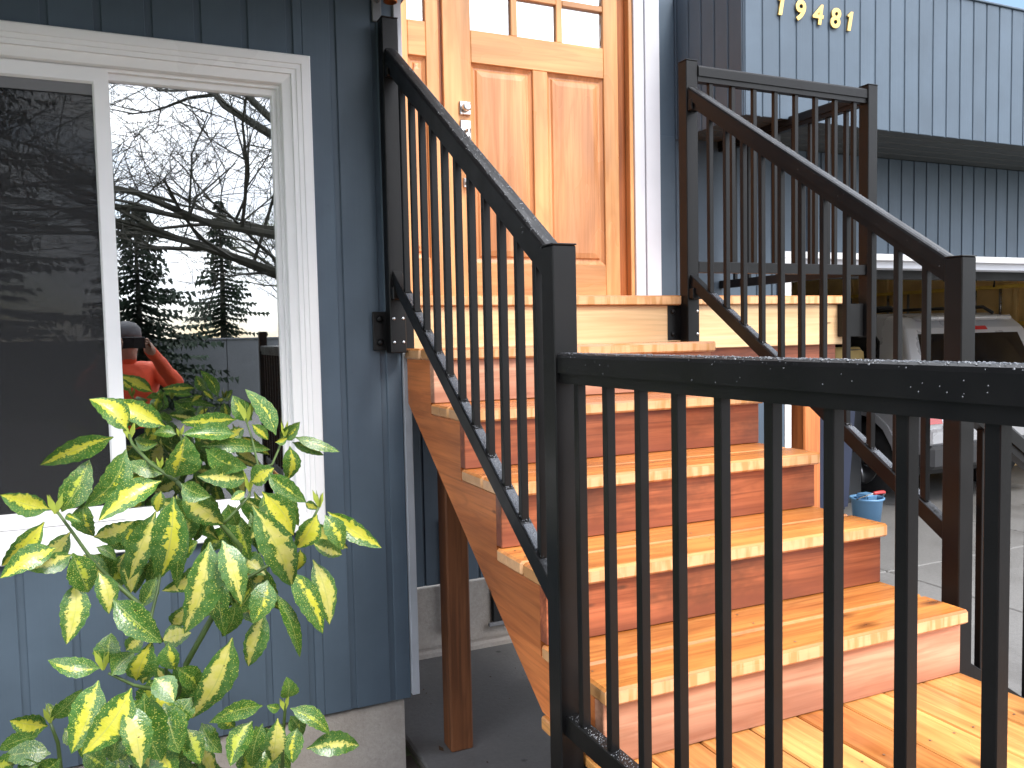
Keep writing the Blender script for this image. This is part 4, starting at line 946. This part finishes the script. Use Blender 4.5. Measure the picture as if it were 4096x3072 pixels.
for k in range(15): tube('rung', [(8.83, 5.65+k*.305, .03+H), (8.83, 5.65+k*.305, .40+H)], .016, RIM, lad, 8)
for k in range(2):
    tube('hook', [(8.90, 6.3+k*2.6, .56+H), (8.79, 6.3+k*2.6, .56+H), (8.775, 6.3+k*2.6, .42+H)], .012, MAT['blackmat'], lad, 6)
sh_ = empty('wall_shelf', (8.7, 8.0, 1.5), 'thin wooden shelf under the hanging ladder in the garage', 'shelf')
box('shelf_board', 8.60, 8.899, 5.0, 10.2, -.07, -.045, MAT['tan'], sh_)
for k in range(4): box('shelf_bracket', 8.66, 8.899, 5.4+k*1.4, 5.43+k*1.4, -.20, -.071, MAT['blackmat'], sh_)
# wheeled bin
NAVY = plain('navy_plastic', (.035, .045, .085), .4, var=.1, nscale=3, bumpk=.05)
bn = empty('wheeled_bin', (5.27, 5.45, 0), 'dark navy wheeled bin standing behind the stairs near the garage', 'bin')
def taper(name, c, b, t, z0, z1, mat, parent, bev=.03):
    V = [(c[0]+sx*b[0], c[1]+sy*b[1], z0) for sx, sy in ((-1, -1), (1, -1), (1, 1), (-1, 1))]+[(c[0]+sx*t[0], c[1]+sy*t[1], z1) for sx, sy in ((-1, -1), (1, -1), (1, 1), (-1, 1))]
    o = mesh_obj(name, V, [(3, 2, 1, 0), (4, 5, 6, 7), (0, 1, 5, 4), (1, 2, 6, 5), (2, 3, 7, 6), (3, 0, 4, 7)], mat, parent)
    bm = bmesh.new(); bm.from_mesh(o.data); bmesh.ops.bevel(bm, geom=bm.edges[:], offset=bev, segments=3, affect='EDGES'); bm.to_mesh(o.data); bm.free(); return o
taper('bin_body', (5.27, 5.45), (.23, .22), (.26, .28), .02, .96, NAVY, bn); taper('lid', (5.27, 5.45), (.28, .30), (.26, .28), .965, 1.03, NAVY, bn, .02)
for sx in (-1, 1): lathe('wheel', [(.03, -.025), (.11, -.025), (.12, 0), (.11, .025), (.03, .025)], (5.27+sx*.25, 5.66, .12), TYRE, bn, axis=0)
# blue mop bucket
BLU = plain('sky_blue_plastic', (.13, .28, .47), .35, var=.06, nscale=5, bumpk=.03)
bk = empty('mop_bucket', (5.03, 4.62, 0), 'light blue plastic bucket with a red handle grip on the driveway', 'bucket')
lathe('bucket_body', [(.088, .005), (.114, .26), (.127, .268), (.127, .280), (.112, .280), (.108, .262), (.085, .03)], (5.03, 4.62, 0), BLU, bk)
tube('handle', [(5.03+.127*math.cos(a), 4.62-.02-.10*math.sin(a), .275+.06*math.sin(a)) for a in [math.pi*k/10 for k in range(11)]], .005, MAT['nickel'], bk, 6)
tube('handle_grip', [(5.03+.127*math.cos(a), 4.62-.02-.10*math.sin(a), .275+.06*math.sin(a)) for a in [math.pi*(.36+.028*k) for k in range(11)]], .014, plain('red_grip', (.50, .05, .05), .4), bk, 8)
taper('wringer', (5.06, 4.65), (.04, .04), (.06, .06), .14, .30, BLU, bk, .012)
# tan tarp draped over stacked boxes inside the garage
bxs = empty('carton_stack', (5.76, 5.68, 0), 'stack of added, shade-darkened crates under a tan tarp in the garage', 'cartons')
CARD = plain('shade_dark_carton', (.03, .032, .036), .5)  # added cartons; the garage shade is put into their dark colour
for k in range(3): box('crate', 5.60, 5.92, 5.50, 5.86, -H+.002+.46*k, -H+.457+.46*k, CARD, bxs, bev=.004)
rd = random.Random(3); V, F = [], []; n = 20
for i in range(n+1):
    for j in range(n+1):
        a, b = (i/n-.5)*1.0, (j/n-.5)*1.06
        ox, oy = max(0, abs(a)-.165), max(0, abs(b)-.185); drop = max(ox, oy)
        X = math.copysign(min(abs(a), .165)+.02*math.sqrt(ox)+.012*math.sin(b*26)*min(1, ox*6), a); Yy = math.copysign(min(abs(b), .185)+.03*math.sqrt(oy)+.02*math.sin(a*24)*min(1, oy*6), b)
        V.append((5.76+X, 5.68+Yy, 1.392-drop*1.15+.006*math.sin(a*19+b*13)))
for i in range(n):
    for j in range(n): F.append((i*(n+1)+j, (i+1)*(n+1)+j, (i+1)*(n+1)+j+1, i*(n+1)+j+1))
tp = mesh_obj('tarp', V, F, plain('tan_canvas', (.45, .32, .12), .7, var=.15, nscale=8), None, True); tag(tp, 'tan canvas tarp draped over the darkened crates in the garage', 'tarp')
tp.modifiers.new('thickness', 'SOLIDIFY').thickness = .006

# ================================================================== ACROSS THE ROAD (seen in the window glass; extra firs added to block low sky)
def fir(x, y, h, r, seed, label):
    rd = random.Random(seed); s = empty('fir_tree', (x, y, -.03), label, 'tree', 'trees across the road')
    tube('trunk', [(x, y, -.05), (x, y, h*.5), (x, y, h)], [h*.022, h*.013, .01], MAT['bark'], s, 8)
    V, F = [], []
    z = h*.07
    while z < h*.99:
        rr = r*(1-z/h)**.8*rd.uniform(.75, 1.1); nb = 10
        for k in range(nb):
            a = rd.random()*6.283; L_ = rr*rd.uniform(.35, 1.15); dx, dy = math.cos(a), math.sin(a)
            m_ = max(3, int(L_/.12))
            for q in range(m_):
                f_ = (q+.6)/m_; px_, py_, pz_ = x+dx*L_*f_, y+dy*L_*f_, z-L_*.32*f_+L_*.18*f_*f_
                for e in range(2):
                    sp = rd.uniform(.07, .22)*(1.1-.5*f_); sd = rd.choice((-1, 1))
                    tx, ty = px_-dy*sp*sd+dx*sp*.7, py_+dx*sp*sd+dy*sp*.7
                    i0 = len(V); V += [(px_-dx*.05, py_-dy*.05, pz_), (px_+dx*.05, py_+dy*.05, pz_+.03), (tx, ty, pz_-rd.uniform(.03, .14))]; F.append((i0, i0+1, i0+2))
        z += h*.016+.03
    mesh_obj('crown', V, F, MAT['needles'], s); return s
fir(-2.6, -11.0, 10.5, 2.7, 1, 'tall dense dark fir tree opposite the window, leftmost of the group')
fir(.10, -13.6, 4.6, 2.3, 2, 'middle sized fir tree between the tall fir and the small fir')
fir(2.35, -19.5, 5.6, 1.7, 3, 'small narrow fir tree standing alone before the pale leafing tree')
fir(-6.5, -13.5, 12, 3.0, 4, 'tallest fir tree standing farthest along the road')
for k, (tx, ty, th) in enumerate(((-10.5, -14.5, 10), (-14, -17, 12), (-19, -16, 11), (19, -15, 10), (24, -17, 12), (-25, -20, 12), (-5.6, -8.6, 11), (-9.6, -9.4, 12), (-14, -9.5, 11))): fir(tx, ty, th, 2.8, 40+k, ('added light-blocking fir beside the road, second from the tallest fir', 'added light-blocking dense fir set back behind its neighbours by the road', 'added light-blocking broad fir beyond the bend of the road', 'added light-blocking fir opposite the garage side of the driveway', 'added light-blocking tall fir at the far garage side of the road', 'added light-blocking distant fir at the end of the row', 'added light-blocking near fir on the road side facing the window wall', 'added light-blocking near tall fir between two others on the road side', 'added light-blocking near fir closing the group on the road side')[k])  # unseen row of firs, added to block low sky light
def bare_tree(x, y, h, seed, label, lean, tw=5, leafy=0, r0=.2, tmin=.006):
    rd = random.Random(seed); s = empty('bare_tree', (x, y, -.03), label, 'tree', 'trees across the road')
    V, F, LVt, LFt = [], [], [], []
    def br(p, d, ln, r, lev):
        pts, rad_ = [p], [r]; n = 4 if lev < 3 else 3
        for i in range(n):
            d = (d+Vector((rd.uniform(-1, 1), rd.uniform(-1, 1), rd.uniform(-.7, .75)))*(.16 if lev == 0 else .27)).normalized()
            p = p+d*ln/n; pts.append(p); rad_.append(r*(1-.6*(i+1)/n))
        v, f = tube_geo(pts, rad_, 6 if lev < 2 else 3, False); o = len(V); V.extend(v); F.extend([tuple(q+o for q in ff) for ff in f])
        if lev >= tw:
            if leafy:
                for q in pts[1:]:
                    for _ in range(leafy):
                        c = q+Vector((rd.uniform(-1, 1), rd.uniform(-1, 1), rd.uniform(-1, 1)))*.12; i0 = len(LVt); a = Vector((rd.uniform(-1, 1), rd.uniform(-1, 1), rd.uniform(-1, 1)))*.05; b_ = Vector((rd.uniform(-1, 1), rd.uniform(-1, 1), rd.uniform(-1, 1)))*.05
                        LVt.extend([c, c+a, c+b_]); LFt.append((i0, i0+1, i0+2))
            return
        for k in range([8, 5, 5, 5, 4, 3][lev]):
            t_ = rd.uniform(.25, 1.0); j = min(n-1, int(t_*n)); q = pts[j].lerp(pts[j+1], t_*n-j)
            ax = Vector((rd.uniform(-1, 1), rd.uniform(-1, 1), rd.uniform(-.35, .6))).normalized()
            nd = (d*.55+ax*.85+(lean if lev == 0 else Vector((0, 0, .05)))).normalized()
            br(q, nd, ln*rd.uniform(.48, .72), max(tmin, r*rd.uniform(.32, .5)), lev+1)
    br(Vector((x, y, -.05)), Vector((0, 0, 1)), h, r0, 0)
    mesh_obj('trunk', V, F, MAT['bark'], s)
    if LVt: mesh_obj('crown', LVt, LFt, MAT['twigleaf'], s)
    return s
bare_tree(2.9, -6.4, 6.0, 12, 'large bare mossy tree with spreading limbs beside the road', Vector((-.95, .0, -.05)), 5, r0=.18, tmin=.0050)
bare_tree(5.2, -21, 5.0, 14, 'pale tree coming into leaf behind the small fir', Vector((0, 0, .2)), 4, 3)
fw = empty('boundary_wall', (-2, -15.2, 0), 'long grey rendered boundary wall across the road', 'wall')
for k in range(7): box('wall_panel', -14+k*4.0, -14+k*4.0+3.985, -15.3, -15.15, -H-.03, .02, MAT['stucco'], fw, bev=.01)
for k in range(7): box('coping', -14+k*4.0-.002, -14+k*4.0+3.987, -15.33, -15.12, .0205, .07, MAT['stucco'], fw, bev=.01)

# ================================================================== PHOTOGRAPHER (seen in the window glass)
per = empty('person', (0, -.5, 0), 'person in an orange jacket and grey cap raising a phone to take the picture', 'person')
fw2 = Vector((RW[2][0], RW[2][1], 0)).normalized(); rg2 = Vector((fw2.y, -fw2.x, 0))
fwd = Vector((.14, 1, 0)).normalized(); rgt = Vector((fwd.y, -fwd.x, 0))
hd = Vector((0, 0, H)) - fwd*.36
def Qh(r_, f_, z): return rg2*r_ - fw2*(.40-f_) + Vector((0, 0, z))
def Q(r_, f_, z): return Vector((0, 0, 0)) - fwd*.40 + rgt*r_ + fwd*f_ + Vector((0, 0, z))
J = {'pel': (Q(0, -.06, .95), .15), 'wai': (Q(0, -.06, 1.08), .15), 'che': (Q(0, -.05, 1.27), .175), 'nek0': (Q(0, -.03, 1.42), .075), 'nek': (Q(0, -.01, 1.47), .058), 'head': (Q(0, .015, 1.55), .088), 'crn': (Q(0, .01, 1.63), .082),
     'shl': (Q(-.19, -.04, 1.37), .078), 'elb': (Q(-.30, .14, 1.26), .058), 'wrl': (Qh(-.115, .335, 1.53), .036), 'hal': (Qh(-.088, .365, 1.565), .030),
     'shr': (Q(.19, -.04, 1.37), .078), 'elr': (Q(.30, .14, 1.26), .058), 'wrr': (Qh(.115, .335, 1.53), .036), 'har': (Qh(.088, .365, 1.565), .030),
     'hil': (Q(-.10, -.06, .90), .105), 'knl': (Q(-.12, -.03, .50), .072), 'anl': (Q(-.13, -.08, .10), .05), 'tol': (Q(-.14, .10, .045), .042),
     'hir': (Q(.10, -.06, .90), .105), 'knr': (Q(.12, -.03, .50), .072), 'anr': (Q(.13, -.08, .10), .05), 'tor': (Q(.14, .10, .045), .042)}
# fingers: four round the outer edge of the phone and a thumb behind it
for sgn, sd in ((-1, 'l'), (1, 'r')):
    for q, (dz, ln) in enumerate(((.026, .030), (.010, .034), (-.006, .032), (-.020, .026))):
        J['f%s%d' % (sd, q)] = (Qh(sgn*.090, .378, 1.565+dz), .0095); J['g%s%d' % (sd, q)] = (Qh(sgn*(.090-ln*.55), .386, 1.565+dz*1.05), .0085)
    J['t%sa' % sd] = (Qh(sgn*.082, .350, 1.548), .011); J['t%sb' % sd] = (Qh(sgn*.052, .352, 1.556), .0095)
keys = list(J); E_ = [('pel', 'wai'), ('wai', 'che'), ('che', 'nek0'), ('nek0', 'nek'), ('nek', 'head'), ('head', 'crn')]
for q in 'lr': E_ += [('che', 'sh'+q), ('sh'+q, 'el'+q if q == 'r' else 'elb'), ('el'+q if q == 'r' else 'elb', 'wr'+q), ('wr'+q, 'ha'+q), ('pel', 'hi'+q), ('hi'+q, 'kn'+q), ('kn'+q, 'an'+q), ('an'+q, 'to'+q), ('ha'+q, 't%sa' % q), ('t%sa' % q, 't%sb' % q)] + [e for i in range(4) for e in (('ha'+q, 'f%s%d' % (q, i)), ('f%s%d' % (q, i), 'g%s%d' % (q, i)))]
me = bpy.data.meshes.new('body'); me.from_pydata([J[k][0] for k in keys], [(keys.index(a), keys.index(b)) for a, b in E_], [])
bo = bpy.data.objects.new('tmp', me); C.objects.link(bo)
md = bo.modifiers.new('skin', 'SKIN'); sv = me.skin_vertices[0].data
for i, k in enumerate(keys): sv[i].radius = (J[k][1], J[k][1]); sv[i].use_root = (k == 'pel')
bo.modifiers.new('sub', 'SUBSURF').levels = 3
tx = bpy.data.textures.new('folds', 'CLOUDS'); tx.noise_scale = .07; dm = bo.modifiers.new('folds', 'DISPLACE'); dm.texture = tx; dm.strength = .018; dm.mid_level = .5
bm_ = bpy.data.meshes.new_from_object(bo.evaluated_get(bpy.context.evaluated_depsgraph_get())); bpy.data.objects.remove(bo)
bm_.materials.clear()
for mt in (plain('orange_jacket', (.62, .075, .022), .7, var=.2), plain('dark_trousers', (.02, .022, .03), .8), plain('skin', (.30, .17, .12), .5, bumpk=0), plain('dark_shoes', (.02, .015, .012), .6)): bm_.materials.append(mt)
for p in bm_.polygons:
    p.use_smooth = True; c = p.center; f_ = (c+fwd*.40).dot(fwd)
    p.material_index = 3 if c.z < .11 else 1 if c.z < .98 else 2 if (c.z > 1.455 and abs(c.dot(rgt)) < .11 and f_ < .2) or f_ > .315 else 0
link(bpy.data.objects.new('body', bm_), per, (0, 0, 0))
lathe('knit_cap', [(.094, 0), (.098, .03), (.092, .07), (.06, .105), (.012, .118)], Q(0, .005, 1.60), plain('grey_knit', (.10, .10, .105), .95, nscale=60), per)
V, F = [], []
nb = Q(0, .10, 1.555); mesh_obj('nose', [nb+Vector((0, 0, .022)), nb+rgt*.016-Vector((0, 0, .018)), nb-rgt*.016-Vector((0, 0, .018)), nb+fwd*.024-Vector((0, 0, .012))], [(0, 1, 3), (0, 3, 2), (1, 2, 3), (0, 2, 1)], bm_.materials[2], per)
for sg in (-1, 1): lathe('eye', [(.004, -.006), (.012, -.002), (.012, .002), (.004, .006)], Q(sg*.032, .092, 1.575), MAT['offwhite'], per, axis=1, seg=10)
ph = bpy.data.objects.new('phone', box_me(.150, .008, .074, .003)[1]); ph.data.materials.append(plain('phone_black', (.008, .008, .009), .25, bumpk=0))
link(ph, None, Vector((0, 0, H)) - fw2*.024); ph.rotation_euler = (0, 0, -YAW); tag(ph, 'black phone held level in both hands by the person in orange', 'phone')
